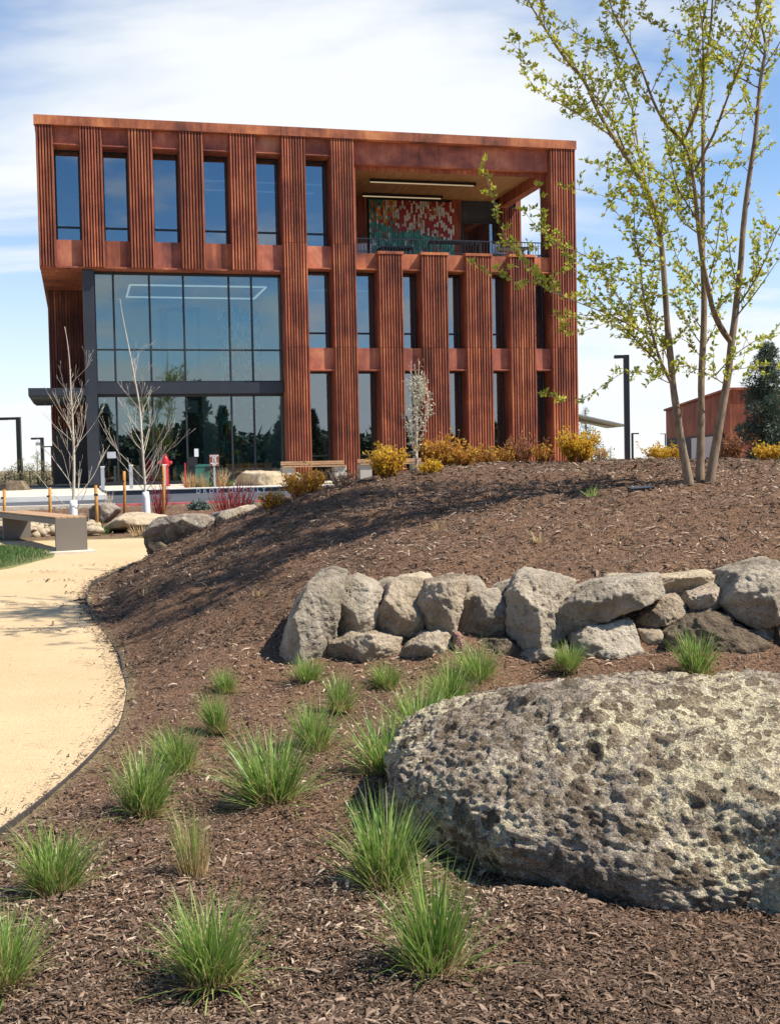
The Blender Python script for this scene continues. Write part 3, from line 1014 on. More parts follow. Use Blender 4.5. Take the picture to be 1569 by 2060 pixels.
idk.b(4.7, 5.0, 5.5, 5.6, .94, 8.2); idk.b(6.2, 6.35, 5.5, 5.6, .94, 8.2); idk.b(4.7, 6.35, 5.5, 5.6, 8.0, 8.2); idk.b(4.7, 6.35, 5.5, 5.6, 4.3, 4.75)
idk.b(2.05, 6.6, 7.9, 7.98, .94, 3.9)
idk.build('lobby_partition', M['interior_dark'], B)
lr = LB(); W = 8.62
u0, u1, v0, v1 = 3.35, 8.75, 2.4, 5.9
lr.b(u0, u1, v0, v0 + .07, W, W + .06); lr.b(u0, u1, v1 - .07, v1, W, W + .06); lr.b(u0, u0 + .07, v0 + .07, v1 - .07, W, W + .06); lr.b(u1 - .07, u1, v0 + .07, v1 - .07, W, W + .06)
lr.build('ring_light', M['lamp_white'], B)
for (u0, u1, v, w) in ((5.6, 11.2, 3.0, 12.9), (5.6, 11.2, 4.6, 12.9), (.75, 1.0, 3.2, 11.0), (2.5, 2.75, 3.2, 10.9), (4.3, 4.6, 3.0, 11.0), (10.1, 10.5, 3.2, 8.0), (10.0, 13, 2.9, 8.6)):
    cl = LB(); cl.b(u0, u1, v, v + .06, w, w + .05)
    cl.build('office_light', M['lamp_white'], B)

# ---- roof terrace
tb = LB()
for i in range(3):
    tb.b(11.895 + i * 2.685, 11.895 + (i + 1) * 2.685 - (.01 if i < 2 else .0), .30, .62, 13.17, TOP)
tb.build('terrace_beam', M['corten_pink'], B)
tl_ = LB(); tl_.b(11.895, 19.945, .62, .70, 13.0, 13.9); tl_.b(19.62, 20.0, .70, 5.2, 12.72, 13.5); tl_.build('terrace_side_beam', M['corten'], B)
sf = LB(); sf.b(11.9, 19.62, .70, 6.1, 13.16, 13.22); sf.build('timber_soffit', M['soffit'], B)
rf2 = LB(); rf2.b(11.9, 21.0, .70, 6.2, 13.55, 13.9); rf2.build('terrace_roof', M['corten'], B)
tf = LB(); tf.b(11.9, 20.95, .3, 1.04, 9.45, 9.70); tf.b(11.9, 20.95, 1.04, 6.1, 9.63, 9.72); tf.build('terrace_floor', M['concrete'], B)
bw = LB()
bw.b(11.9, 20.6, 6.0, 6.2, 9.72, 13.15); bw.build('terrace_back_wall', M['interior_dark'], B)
bs = LB(); bs.b(13.2, 13.75, 5.86, 5.99, 9.72, 13.15); bs.build('terrace_pilaster', M['corten'], B)
bs = LB(); bs.b(17.6, 18.05, 5.86, 5.99, 9.72, 13.15); bs.build('terrace_pilaster', M['corten'], B)
panel(19.75, 20.62, 9.72, 12.72, (), back=.6, v0=5.2, name='slat_panel', n=8)
for (a, b_) in ((12.3, 13.15), (18.1, 19.7)):
    window(a, b_, 9.8, 12.2, 10.7, v=5.93)
tp = LB(); tp.b(11.9, 11.98, .30, 6.0, 9.72, 13.0); tp.build('terrace_side_wall', M['corten'], B)
tlt = []
for (u0, u1, v) in ((13.1, 17.55, 2.5), (13.4, 16.9, 5.1)):
    h = LB(); h.b(u0, u1 + .1, v, v + .10, 13.03, 13.13); ho = h.build('terrace_light', M['black'], B)
    e_ = LB(); e_.b(u0 + .02, u1, v + .015, v + .085, 12.995, 13.026); e_.build('light_strip', M['lamp_glow'], ho)
rr = LB()
rr.b(11.9, 19.95, .38, .42, 10.29, 10.33); rr.b(11.9, 19.95, .385, .415, 9.80, 9.83)
rr.b(20.75, 20.79, 1.2, 5.2, 10.29, 10.33)
rl_ = rr.build('terrace_railing', M['black'], B)
pk = LB()
for u in np.arange(11.95, 19.95, .115): pk.b(u - .009, u + .009, .391, .409, 9.71, 10.29)
pk.build('picket_panel', M['black'], rl_)
pk = LB()
for v in np.arange(1.25, 5.2, .115): pk.b(20.761, 20.779, v - .009, v + .009, 9.72, 10.29)
pk.build('picket_panel', M['black'], rl_)


def tile_wall(name, u0, u1, w0, w1, v, tw, th, colf, label, cat, gap=.012, skip=0.0, glassy=False):
    mb = LB(); cols = []
    o = empty(name, fac((u0 + u1) / 2, v, w0), TH, label, cat)
    nu = int((u1 - u0) / tw)
    V = []
    for i in range(nu):
        w = w0 + random.uniform(0, th * .6)
        while w < w1 - .02:
            h = th * random.choice((.6, .8, 1, 1, 1.3))
            if random.random() > skip:
                cu = -(u1 - u0) / 2 + i * tw
                d = random.uniform(-.03, .03)
                q = [(cu + gap, d, w - w0), (cu + tw - gap, d + random.uniform(-.012, .012), w - w0), (cu + tw - gap, d + random.uniform(-.012, .012), min(w + h - gap, w1) - w0), (cu + gap, d, min(w + h - gap, w1) - w0)]
                qb = [(x, y + .02, z) for x, y, z in q]
                c = colf((i + .5) / nu, (w + h / 2 - w0) / (w1 - w0))
                mb.add(q + qb, [(0, 1, 2, 3), (7, 6, 5, 4), (0, 4, 5, 1), (1, 5, 6, 2), (2, 6, 7, 3), (3, 7, 4, 0)], np.tile(np.array(c)[None], (6, 1)))
            w += h
    mb.build('tile', M['tiles'], o)
    bk = MB(); bk.box(-(u1 - u0) / 2, (u1 - u0) / 2, .06, .09, 0, w1 - w0); bk.build('backing_board', M['interior_dark'], o)
    return o


def terrace_col(x, y):
    n = vnoise(np.array([[x * 3.2, y * 2.4, 1.7]]), 3)[0]
    t = y + .22 * n + .18 * (x - .5)
    r = random.random()
    if x < .30 and t > .80 - .6 * x and random.random() < .8:
        return random.choice([(.72, .24, .02), (.70, .10, .02), (.06, .36, .24), (.78, .38, .04), (.05, .30, .20), (.70, .64, .52)])
    if t > .74 - .38 * x:
        return random.choice([(.40, .012, .015), (.45, .02, .015), (.75, .70, .60), (.80, .76, .66), (.66, .60, .50), (.34, .010, .014), (.55, .16, .02) if r < .3 else (.52, .47, .38)])
    if t > .26 - .1 * x:
        return random.choice([(.04, .32, .23), (.07, .42, .31), (.14, .50, .40), (.03, .24, .18), (.42, .03, .02) if r < .35 else (.06, .30, .22), (.60, .65, .62) if r < .5 else (.03, .22, .16)])
    return random.choice([(.78, .80, .80), (.06, .36, .31), (.04, .27, .24), (.80, .80, .78), (.24, .55, .52)])


def lobby_col(x, y):
    r = random.random()
    if y < .42:
        return random.choice([(0.600, 0.775, 0.037), (0.025, 0.125, 0.325), (0.025, 0.213, 0.188), (0.562, 0.125, 0.025), (0.037, 0.275, 0.237), (0.312, 0.037, 0.025), (0.125, 0.375, 0.350), (0.025, 0.150, 0.150), (0.688, 0.413, 0.037) if r < .5 else (0.025, 0.188, 0.175)])
    return random.choice([(0.125, 0.525, 0.525), (0.250, 0.688, 0.688), (0.688, 0.812, 0.825), (0.525, 0.125, 0.175), (0.200, 0.175, 0.450), (0.075, 0.425, 0.450), (0.625, 0.250, 0.375) if r < .4 else (0.150, 0.562, 0.562)])


tile_wall('tile_artwork', 13.83, 17.72, 9.78, 13.02, 5.80, .105, .17, terrace_col, 'red, white and green mosaic of small tiles on the back wall of the roof terrace', 'artwork')
tile_wall('glass_artwork', u_of(441, 6.4, 5), u_of(545, 6.4, 5), 1.0, 8.3, 6.4, .115, .27, lobby_col, 'tall curtain of coloured glass pieces hanging inside the entrance hall', 'artwork', .012, .33)

# terrace furniture
for (u, v, lab) in ((16.35, 1.5, 'long black table nearest the terrace railing in front of the mosaic'), (14.3, 3.2, 'smaller black table left on the terrace behind the railing'), (19.2, 2.6, 'dark table at the right end of the roof terrace')):
    L_ = 1.05 if u == 16.35 else .7
    t = empty('terrace_table', fac(u, v, 9.725), TH, lab, 'table', 'black tables on the roof terrace')
    a = MB(); a.box(-L_, L_, -.4, .4, .70, .75); a.build('tabletop', M['black'], t)
    for sx in (-1, 1):
        for sy in (-1, 1):
            lg = MB(); lg.box(sx * (L_ - .06) - .03, sx * (L_ - .06) + .03, sy * .34 - .03, sy * .34 + .03, 0, .70); lg.build('leg', M['black'], t)
for (u, v, r, lab) in ((18.55, 2.3, .3, 'pale chair right of the long black terrace table'), (12.75, 2.9, -.5, 'pale chair at the left end of the terrace behind the railing')):
    t = empty('terrace_chair', fac(u, v, 9.725), TH + r, lab, 'chair', 'pale chairs on the roof terrace')
    a = MB(); a.box(-.22, .22, -.22, .22, .43, .47); a.build('seat', M['white_panel'], t)
    a = MB(); a.box(-.22, .22, .20, .23, .50, .88); a.build('backrest', M['white_panel'], t)
    for sx in (-1, 1):
        for sy in (-1, 1):
            lg = MB(); lg.box(sx * .19 - .015, sx * .19 + .015, sy * .18 - .015, sy * .18 + .015, 0, .43); lg.build('leg', M['grey_steel'], t)

# ================================================================== ROCKS
def ico(sub):
    import bmesh
    bm = bmesh.new(); bmesh.ops.create_icosphere(bm, subdivisions=sub, radius=1)
    V = np.array([v.co[:] for v in bm.verts]); F = np.array([[v.index for v in f.verts] for f in bm.faces]); bm.free()
    return V, F


ICO = {k: ico(k) for k in (4, 5, 6)}
ICO[8] = None


def hull2(P):
    P = sorted(map(tuple, P))
    def half(pts):
        h = []
        for p in pts:
            while len(h) >= 2 and (h[-1][0] - h[-2][0]) * (p[1] - h[-2][1]) - (h[-1][1] - h[-2][1]) * (p[0] - h[-2][0]) <= 0: h.pop()
            h.append(p)
        return h[:-1]
    return np.array(half(P) + half(P[::-1]))


def rock_mesh(planes, sub=5, sharp=16, rough=.05, seed=0, pits=0.0, scale=1.0):
    """planes: list of (normal, distance); star-shaped rounded polyhedron with a rough surface"""
    D, F = ICO[sub]
    Nn = np.array([p[0] for p in planes], float); Nn /= np.linalg.norm(Nn, axis=1)[:, None]
    d = np.array([p[1] for p in planes], float)
    Q = np.maximum(D @ Nn.T, 0) / d[None]
    r = (Q ** sharp).sum(1) ** (-1.0 / sharp)
    P = D * r[:, None]
    s = float(np.mean(d))
    n = fbm(P / s * 1.3 + seed * 7.1, 5, seed, .55) * rough * .8 * s
    n += (np.abs(fbm(P / s * 2.6 + seed, 3, seed + 3)) - .3) * rough * .9 * s
    n += fbm(P / s * 9 + seed, 3, seed + 13, .65) * rough * .42 * s
    if pits:
        w = worley(P / s * 4.2 + seed * 3.3, seed + 5)
        n -= np.clip(.33 - w, 0, 1) * pits * s * 1.3
        w = worley(P / s * 9 + seed * 1.3, seed + 8)
        n -= np.clip(.3 - w, 0, 1) * pits * s * .5
    P = P + D * n[:, None]
    return P, F


def stone(poly, Y, label, mat, depth=.27, front=.8, seed=1, pits=.0, group='stones of the dry retaining wall', tilt=.15, sub=6, rough=.066, name='wall_stone', lean=0.0, flat=None, cat='stone'):
    """poly: outline in photo pixels, set at distance Y, given real thickness and facets"""
    H = hull2([(x, -y) for x, y in poly])
    c = H.mean(0)
    C = at(c[0], -c[1] + 5, Y)
    pits *= .45
    k = Y / FPX
    H2 = (H - c) * k * 1.07
    rs = np.random.default_rng(seed)
    planes = []
    n = len(H2)
    for i in range(n):
        a, b_ = H2[i], H2[(i + 1) % n]
        e = b_ - a; L_ = np.hypot(*e)
        if L_ < 1e-4: continue
        nx, nz = e[1] / L_, -e[0] / L_
        dd = nx * a[0] + nz * a[1]
        ty = rs.uniform(-.35, .15) * tilt * 2
        planes.append(((nx, ty, nz), max(dd, .02)))
    w = (H2[:, 0].max() - H2[:, 0].min()) / 2; h = (H2[:, 1].max() - H2[:, 1].min()) / 2
    planes.append(((rs.uniform(-.32, .32), -1, rs.uniform(-.05, .35) + lean), depth * front))
    planes.append(((0, 1, 0), depth))
    for q in range(4):
        t = (q + rs.uniform(0, .9)) * math.pi / 2
        nn = (math.cos(t) * .75, -.8, math.sin(t) * .6 + .15)
        l = math.sqrt(sum(v * v for v in nn))
        reach = abs(nn[0]) / l * w * .78 + .8 / l * depth * front * .82 + abs(nn[2]) / l * h * .78
        planes.append((nn, reach * rs.uniform(.62, .92)))
    P, F = rock_mesh(planes, sub, 90, rough, seed, pits)
    mb = MB(); mb.add(P, F)
    o = mb.build(name, M[mat], None, True, C)
    return tag(o, label, cat, group)


Z1 = lambda *p: [(540 + x / 2.802, 1120 + y / 2.802) for x, y in p]
Z2 = lambda *p: [(1000 + x / 2.757, 1100 + y / 2.757) for x, y in p]
YF, YU, YB = 8.42, 8.62, 8.95
stone(Z1((65, 520), (75, 600), (110, 380), (200, 180), (250, 120), (350, 95), (430, 115), (395, 210), (340, 310), (335, 440), (335, 620)), 8.5, 'tall leaning grey brown stone at the left end of the wall', 'stone_grey', .30, seed=11, pits=.10)
stone(Z1((345, 350), (400, 230), (440, 120), (490, 105), (570, 150), (640, 190), (600, 330), (590, 380), (480, 398), (380, 390)), YU, 'pitted grey stone on top beside the tall leaning end stone', 'stone_grey', .28, seed=12, pits=.25)
stone(Z1((605, 400), (615, 280), (690, 140), (780, 110), (860, 130), (850, 200), (870, 330), (860, 400), (790, 415), (640, 415)), YU, 'grey and tan stone with a pointed top, third along the top row from the left', 'stone_tan', .28, seed=13, pits=.1)
stone(Z1((840, 220), (900, 135), (1060, 110), (1120, 120), (1085, 240), (1055, 330), (1040, 390), (980, 400), (900, 390), (860, 330)), YU - .05, 'warm tan block of stone above the small reddish wedge stone', 'stone_tan', .30, seed=14, pits=.2)
stone(Z1((1060, 380), (1080, 240), (1150, 200), (1280, 190), (1330, 240), (1335, 330), (1320, 430), (1180, 440), (1110, 430)), YU, 'rounded grey stone left of the big pale pitted stone', 'stone_grey', .28, seed=15)
stone(Z1((340, 500), (360, 450), (480, 410), (620, 415), (740, 450), (730, 560), (640, 610), (560, 620), (430, 600), (370, 550)), YF, 'long rough brown stone on the ground beside the tall end stone', 'stone_tan', .28, seed=16, pits=.15)
stone(Z1((720, 560), (780, 470), (880, 410), (1000, 405), (1040, 470), (1010, 570), (930, 640), (850, 655), (790, 610)), YF, 'rough angular tan stone at the foot of the wall, left of the reddish wedge', 'stone_tan', .28, seed=17, pits=.15)
stone(Z1((1040, 460), (1050, 415), (1090, 430), (1120, 490), (1115, 570), (1085, 590), (1055, 560)), YF - .12, 'small smooth reddish wedge stone standing on end in the wall', 'stone_red', .10, seed=18)
stone(Z1((1130, 460), (1200, 440), (1340, 445), (1400, 490), (1390, 590), (1300, 630), (1150, 630)), YF + .05, 'dark grey stone in the bottom row behind a grass tuft', 'stone_dark', .26, seed=19, pits=.1)
for i, (pl, lb, y_) in enumerate([
        (Z1((560, 160), (680, 115), (725, 125), (680, 230), (580, 230)), 'pale stone peeping out behind the two left top stones', 8.9),
        (Z1((760, 105), (850, 85), (920, 108), (890, 190), (780, 190)), 'sandy coloured stone behind the pointed tan stone', 8.95),
        (Z1((900, 125), (1040, 92), (1050, 118), (1010, 190), (920, 190)), 'flat pale stone at the back above the warm tan block', 9.0),
        (Z1((1090, 113), (1190, 113), (1240, 190), (1200, 250), (1110, 250)), 'pale grey stone behind the gap between tan block and rounded grey stone', 8.85),
        (Z1((1250, 180), (1330, 130), (1420, 108), (1400, 230), (1290, 240)), 'tan stone tucked in behind the left edge of the big pitted stone', 8.9)]):
    stone(pl, y_, lb, 'stone_pale' if i in (1, 2) else 'stone_grey', .2, seed=31 + i, sub=4)
stone(Z2((40, 380), (60, 250), (110, 180), (210, 145), (330, 155), (430, 180), (365, 260), (345, 340), (360, 480), (280, 520), (120, 530), (50, 470)), YU - .1, 'big pale stone full of holes in the middle of the wall', 'stone_grey', .33, seed=21, pits=.55, sub=6)
stone(Z2((330, 300), (380, 260), (560, 190), (800, 155), (895, 150), (905, 250), (860, 285), (560, 380), (370, 462), (340, 430)), YU - .1, 'long slanting grey slab lying on top of the wall', 'stone_grey', .34, seed=22, lean=.5)
stone(Z2((750, 400), (800, 340), (900, 270), (1000, 260), (1025, 330), (1010, 385), (900, 412), (780, 422)), YU, 'pitted brown stone under the right end of the long slab', 'stone_tan', .26, seed=23, pits=.3)
stone(Z2((890, 160), (900, 150), (1180, 135), (1260, 180), (1225, 225), (1080, 240), (930, 260)), 8.9, 'flat weathered pale slab right of the long slanting slab', 'stone_pale', .25, seed=24, pits=.1)
stone(Z2((1035, 290), (1060, 250), (1200, 200), (1232, 230), (1215, 315), (1130, 345), (1060, 345)), YU, 'small tan block between the flat pale slab and the big right stone', 'stone_tan', .24, seed=25)
stone(Z2((1220, 290), (1240, 230), (1310, 130), (1420, 105), (1569, 92), (1660, 150), (1680, 260), (1590, 370), (1540, 400), (1410, 425), (1300, 370)), YU - .1, 'biggest smooth grey stone at the right end of the top row', 'stone_grey', .36, seed=26, sub=6)
stone(Z2((400, 560), (420, 470), (500, 430), (720, 392), (745, 500), (800, 610), (830, 680), (600, 720), (420, 700)), YF, 'wide grey stone at the foot of the wall behind the big boulder', 'stone_grey', .3, seed=27, pits=.1)
stone(Z2((785, 450), (900, 440), (915, 480), (875, 570), (800, 500)), YF + .02, 'small three cornered stone wedged in a dark gap', 'stone_tan', .14, seed=28, sub=4)
stone(Z2((785, 560), (850, 555), (878, 600), (862, 660), (835, 665)), YF - .02, 'small upright stone below the three cornered stone', 'stone_tan', .12, seed=29, sub=4)
stone(Z2((905, 560), (930, 450), (1040, 380), (1190, 338), (1350, 440), (1440, 510), (1490, 610), (1400, 660), (1100, 670), (920, 640)), YF, 'broad dark ridged stone behind the thick grass at the right of the wall', 'stone_dark', .33, seed=30, pits=.1)
stone(Z2((1370, 440), (1530, 412), (1535, 530), (1490, 630), (1420, 520)), YF + .1, 'tan stone under the biggest right stone beside the dark ridged one', 'stone_tan', .25, seed=41)
stone(Z2((1535, 415), (1660, 420), (1660, 650), (1525, 640)), YF, 'dark brown stone cut by the right edge of the view', 'stone_dark', .3, seed=42)
stone(Z2((100, 600), (150, 540), (250, 530), (340, 560), (330, 700), (200, 720), (95, 720)), YF, 'stone with a pale knob under the big pitted stone', 'stone_grey', .26, seed=43, pits=.2)
stone(Z2((600, 152), (700, 135), (820, 143), (800, 200), (640, 200)), 9.0, 'thin pale stone behind the top of the long slab', 'stone_pale', .16, seed=44, sub=4)


# ---- the big lichen covered boulder in front
def boulder():
    V, F = ICO[6]
    # two more subdivisions by hand: midpoint split
    for _ in range(2):
        e = {}
        E_ = np.sort(np.concatenate([F[:, [0, 1]], F[:, [1, 2]], F[:, [2, 0]]]), axis=1)
        key = E_[:, 0].astype(np.int64) * len(V) + E_[:, 1]
        uq, inv = np.unique(key, return_inverse=True)
        a = uq // len(V); b_ = uq % len(V)
        mid = V[a] + V[b_]; mid /= np.linalg.norm(mid, axis=1)[:, None]
        n0 = len(V); V = np.concatenate([V, mid])
        nf = len(F); m0, m1, m2 = inv[:nf] + n0, inv[nf:2 * nf] + n0, inv[2 * nf:] + n0
        F = np.concatenate([np.stack([F[:, 0], m0, m2], 1), np.stack([m0, F[:, 1], m1], 1), np.stack([m2, m1, F[:, 2]], 1), np.stack([m0, m1, m2], 1)])
    keep = (V[F].mean(1)[:, 1] < .75) | True
    ax = np.array([1.62, 1.16, .66])
    # superellipsoid-like outline: flat broad top, steep undercut front
    p = 2.02
    r = (np.abs(V) ** p).sum(1) ** (-1 / p)
    P = V * r[:, None] * ax
    big = fbm(P * 1.1 + 3.1, 3, 21) * .12
    lob = worley(P * np.array([2.3, 2.3, 1.7]) + 5.2, 31)
    front = sstep(.22, -.30, P[:, 2])
    d = big - (lob - .5) * .17 * (.25 + .75 * front)
    q = P + .05 * np.stack([fbm(P * 6, 2, 91), fbm(P * 6, 2, 92), fbm(P * 6, 2, 93)], 1)
    rough_ = .45 + .55 * front + .35 * np.clip(fbm(P * 1.7, 2, 44), -1, 1)
    d += (.5 - worley(q * 6.0 + 2.2, 51)) * .056 * rough_
    d += (.5 - worley(q * 12.5 + 1.7, 61)) * .030 * rough_
    d += (.45 - worley(q * 27 + .7, 71)) * .027
    d += (.45 - worley(q * 52 + .3, 72)) * .016
    d += fbm(P * 30, 3, 45, .6) * .009
    # a few fracture lines and flat broken faces
    for nx_, ny_, nz_, off_ in ((.55, -.6, .25, .86), (.1, -.8, .1, .80), (-.3, .1, .9, .60), (.75, -.2, .6, .98)):
        l_ = math.sqrt(nx_ ** 2 + ny_ ** 2 + nz_ ** 2); e_ = (P @ np.array([nx_, ny_, nz_])) / l_ - off_ + .05 * fbm(P * 3.1, 3, 97)
        d -= np.clip(e_ - .05, 0, .35) * .42
    for k_ in range(4):
        cr_ = np.abs(fbm(P * np.array([1.5, 1.5, .5]) + 11.3 * k_, 3, 120 + k_)); d -= np.clip(.030 - cr_, 0, 1) * 1.0 * (.3 + .7 * front)
    hole = worley(q * 10 + 9.1, 81); d -= np.clip(.20 - hole, 0, 1) * .17 * (fbm(P * 2.5, 2, 95) > .05)
    P = P + (P / np.linalg.norm(P / ax, axis=1)[:, None] / ax) * d[:, None] * .8
    P[:, 2] -= .10 * np.clip(P[:, 0] - .2, 0, 2) ** 1.2 * 0
    und = sstep(.26, -.16, P[:, 2]); P[:, 0] *= 1 - .07 * und; P[:, 1] *= 1 - .20 * und
    return P, F


Pb, Fb = boulder()
mb = MB(); mb.add(Pb, Fb)
bo = mb.build('boulder', M['boulder'], None, True, (1.37, 4.86, -.09))
bo.rotation_euler = (math.radians(3), math.radians(9), math.radians(-22))
tag(bo, 'huge round boulder crusted with pale green and dark lichen in the foreground', 'boulder')


def free_rock(poly, Y, label, mat, depth, seed, pits=0, sub=5, rough=.07, front=.8, cat='rock', group=None, name='rock', lean=.2, dark=None):
    o = stone(poly, Y, label, mat, depth, front, seed, pits, group, .25, sub, rough, name, lean, None, cat)
    return o


S6 = lambda *p: [(160 + x / 3.9225, 960 + y / 3.9225) for x, y in p]
free_rock(S6((555, 430), (580, 360), (640, 310), (850, 283), (1000, 292), (1045, 330), (1010, 390), (900, 450), (880, 560), (700, 580), (560, 520)), 15.6, 'large lichen spotted brown rock above two small stones at the path side', 'stone_lichen', .6, 61, .15, 6)
free_rock(S6((540, 560), (560, 500), (620, 495), (670, 530), (680, 580), (610, 600), (555, 590)), 15.1, 'dark rounded stone under the large lichen spotted rock', 'stone_dark', .2, 62, .1)
free_rock(S6((555, 690), (560, 610), (610, 582), (670, 595), (685, 640), (640, 690)), 14.9, 'grey brown stone lowest in the pile at the path edge', 'stone_grey', .2, 63, .1)
free_rock(S6((680, 590), (710, 565), (750, 590), (730, 625), (690, 620)), 14.9, 'smallest tan stone in the pile at the path edge', 'stone_tan', .14, 64, 0, 4)
free_rock(S6((1015, 400), (1040, 330), (1150, 260), (1330, 210), (1355, 260), (1330, 300), (1200, 350), (1060, 420)), 15.9, 'slanting tan slab rock at the top of the bark slope', 'stone_grey', .4, 65, .1)
free_rock(S6((1050, 310), (1060, 265), (1150, 250), (1260, 225), (1200, 300), (1080, 330)), 16.6, 'dark lichen crusted rock behind the slanting tan slab', 'stone_lichen', .3, 66, .1, 4)
free_rock(S6((190, 395), (230, 350), (340, 288), (480, 283), (600, 300), (640, 345), (500, 375), (330, 395)), 22.0, 'low flat tan boulder in the far bark bed in front of the white tree', 'stone_pale', .7, 67, 0)
free_rock(S6((95, 300), (100, 230), (140, 190), (230, 190), (300, 230), (260, 280), (200, 330), (120, 340)), 24.2, 'rounded grey lichen boulder beside a wooden stake at the far bed', 'stone_lichen', .5, 68, .1)
free_rock([(476, 978), (478, 958), (495, 944), (520, 955), (545, 958), (566, 948), (572, 960), (560, 980), (520, 984)], 39.6, 'pale beige saddle shaped boulder on the pavement by the entrance', 'stone_pale', .7, 69, 0)
free_rock([(560, 980), (566, 952), (590, 945), (612, 962), (616, 980)], 39.9, 'beige boulder under the left end of the timber bench', 'stone_pale', .5, 70, 0)
free_rock([(0, 998), (2, 972), (18, 964), (42, 964), (54, 980), (56, 998)], 44, 'dark grey boulder at the far left beyond the road', 'stone_dark', .6, 71, 0, 4)
free_rock([(-30, 1075), (-28, 1040), (-5, 1024), (8, 1030), (12, 1078)], 23, 'grey rock at the left edge of the view beyond the steel bench', 'stone_grey', .5, 72, 0, 4)
free_rock([(60, 1075), (64, 1056), (80, 1052), (90, 1062), (88, 1076)], 22, 'brown stone seen under the steel bench', 'stone_tan', .3, 73, 0, 4)
free_rock([(148, 1040), (152, 1030), (166, 1028), (172, 1038), (170, 1046)], 24.5, 'small dark stone right of the trunk of the nearer white tree', 'stone_dark', .2, 74, 0, 4)
# heap of pale cobbles behind the bench
cob = MB()
for i in range(150):
    px_ = random.choice([random.uniform(50, 118), random.uniform(172, 195), random.uniform(-10, 12)])
    p = place(px_, random.uniform(21.2, 22.6)); r = random.uniform(.045, .11)
    V, F = ICO[4] if False else ico(2) if i == 0 else (_cv, _cf)
    if i == 0: _cv, _cf = V, F
    s3 = np.array([random.uniform(.8, 1.3), random.uniform(.8, 1.3), random.uniform(.6, .9)]) * r
    cob.add(V * s3 * (1 + .1 * vnoise(V * 1.7 + i * 3.1, i))[:, None] + p + np.array([0, 0, random.uniform(0, .16)]), F)
tag(cob.build('cobble_heap', M['stone_pale'], None, True), 'heap of pale grey cobbles behind the steel bench', 'cobbles', None, 'stuff')

# ================================================================== GRASS, BARK CHIPS
def blades(n, r0, h, lean, w, seed, hj=(.55, 1.05), droop=.5, seg=5, rot=0.0, bias=(0, 0)):
    rs = np.random.default_rng(seed)
    az = rs.uniform(0, 2 * math.pi, n); rr = r0 * np.sqrt(rs.uniform(0, 1, n))
    bx, by = rr * np.cos(az), rr * np.sin(az)
    az2 = az + rs.normal(0, .8, n)
    L_ = h * rs.uniform(hj[0], hj[1], n)
    le = lean * (.25 + .95 * rr / r0) * rs.uniform(.3, 1.5, n)
    dr = droop * rs.uniform(.1, 1.0, n) ** 1.5
    wd = w * rs.uniform(.6, 1.25, n)
    t = np.linspace(0, 1, seg + 1)
    ang = le[:, None] + dr[:, None] * 1.5 * t[None] ** 1.7
    ds = L_[:, None] / seg
    hx = np.concatenate([np.zeros((n, 1)), np.cumsum(np.sin(ang[:, :-1]) * ds, 1)], 1)
    hz = np.concatenate([np.zeros((n, 1)), np.cumsum(np.cos(ang[:, :-1]) * ds, 1)], 1)
    cx, sx = np.cos(az2)[:, None], np.sin(az2)[:, None]
    X = bx[:, None] + hx * cx + bias[0] * hz; Y = by[:, None] + hx * sx + bias[1] * hz
    Z = hz
    ra = az2 + math.pi / 2 + rs.normal(0, .7, n)
    wx, wy = np.cos(ra)[:, None], np.sin(ra)[:, None]
    ww = wd[:, None] * (1 - t[None] ** 2.2 * .93) * .5
    A = np.stack([X - wx * ww, Y - wy * ww, Z], -1); Bp = np.stack([X + wx * ww, Y + wy * ww, Z], -1)
    V = np.stack([A, Bp], 2).reshape(n, -1, 3)
    i = np.arange(seg) * 2
    f = np.stack([i, i + 1, i + 3, i + 2], 1)
    F = (np.arange(n)[:, None, None] * (2 * (seg + 1)) + f[None]).reshape(-1, 4)
    a = np.repeat(rs.uniform(0, 1, n), seg)
    return V.reshape(-1, 3), F, a


def mesh_of(parts, name, mat, smooth=True):
    mb = MB()
    for V, F, a in parts: mb.add(V, F, a)
    me = mb.mesh(name, smooth); me.materials.append(mat); return me


TUFT = []
for k in range(5):
    gm = mesh_of([blades(270 + 45 * k, .15 + .012 * k, 1.06, .34 + .03 * k, .0185, 100 + k, (.30, 1.12), .58 + .09 * k, bias=(.10 - .05 * k, .06)), blades(210 - 22 * k, .21, 1.12, 1.05, .021, 200 + k, (.35, 1.0), .95)], 'green_blades', M['blade'])
    dm = mesh_of([blades(420, .27, .46, .85, .014, 300 + k, (.3, 1.2), .9), blades(60, .2, .9, .4, .012, 400 + k, (.5, 1.0), .4)], 'dry_blades', M['straw'])
    TUFT.append((gm, dm))
DRYT = (mesh_of([blades(130, .17, 1.05, .28, .015, 150, (.5, 1.05), .35)], 'green_blades', M['blade']),
        mesh_of([blades(300, .19, .95, .34, .013, 350, (.3, 1.1), .5), blades(260, .25, .45, .8, .013, 351, (.3, 1.1), .9)], 'dry_blades', M['straw']))


def tuft(px, py, top, label, k=0, dry=False, wide=1.0, group='tufts of ornamental grass in the bark bed', rz=None):
    p = ground_hit(px, py)
    h = (py - top) * p[1] / FPX * .95; wide *= random.uniform(.90, 1.12)
    o = empty('grass_tuft', p - np.array([0, 0, .01]), random.uniform(0, 6.28) if rz is None else rz, label, 'grass', group)
    o.scale = (h * wide * random.uniform(.9, 1.1), h * wide * random.uniform(.9, 1.1), h)
    o.rotation_euler[1] = random.uniform(-.10, .16); o.rotation_euler[0] = random.uniform(-.12, .10)
    gm, dm = DRYT if dry else TUFT[k % 5]
    for nm, me in (('green_blades', gm), ('dry_blades', dm)):
        c = bpy.data.objects.new(nm, me); COL.objects.link(c); c.parent = o
    return o


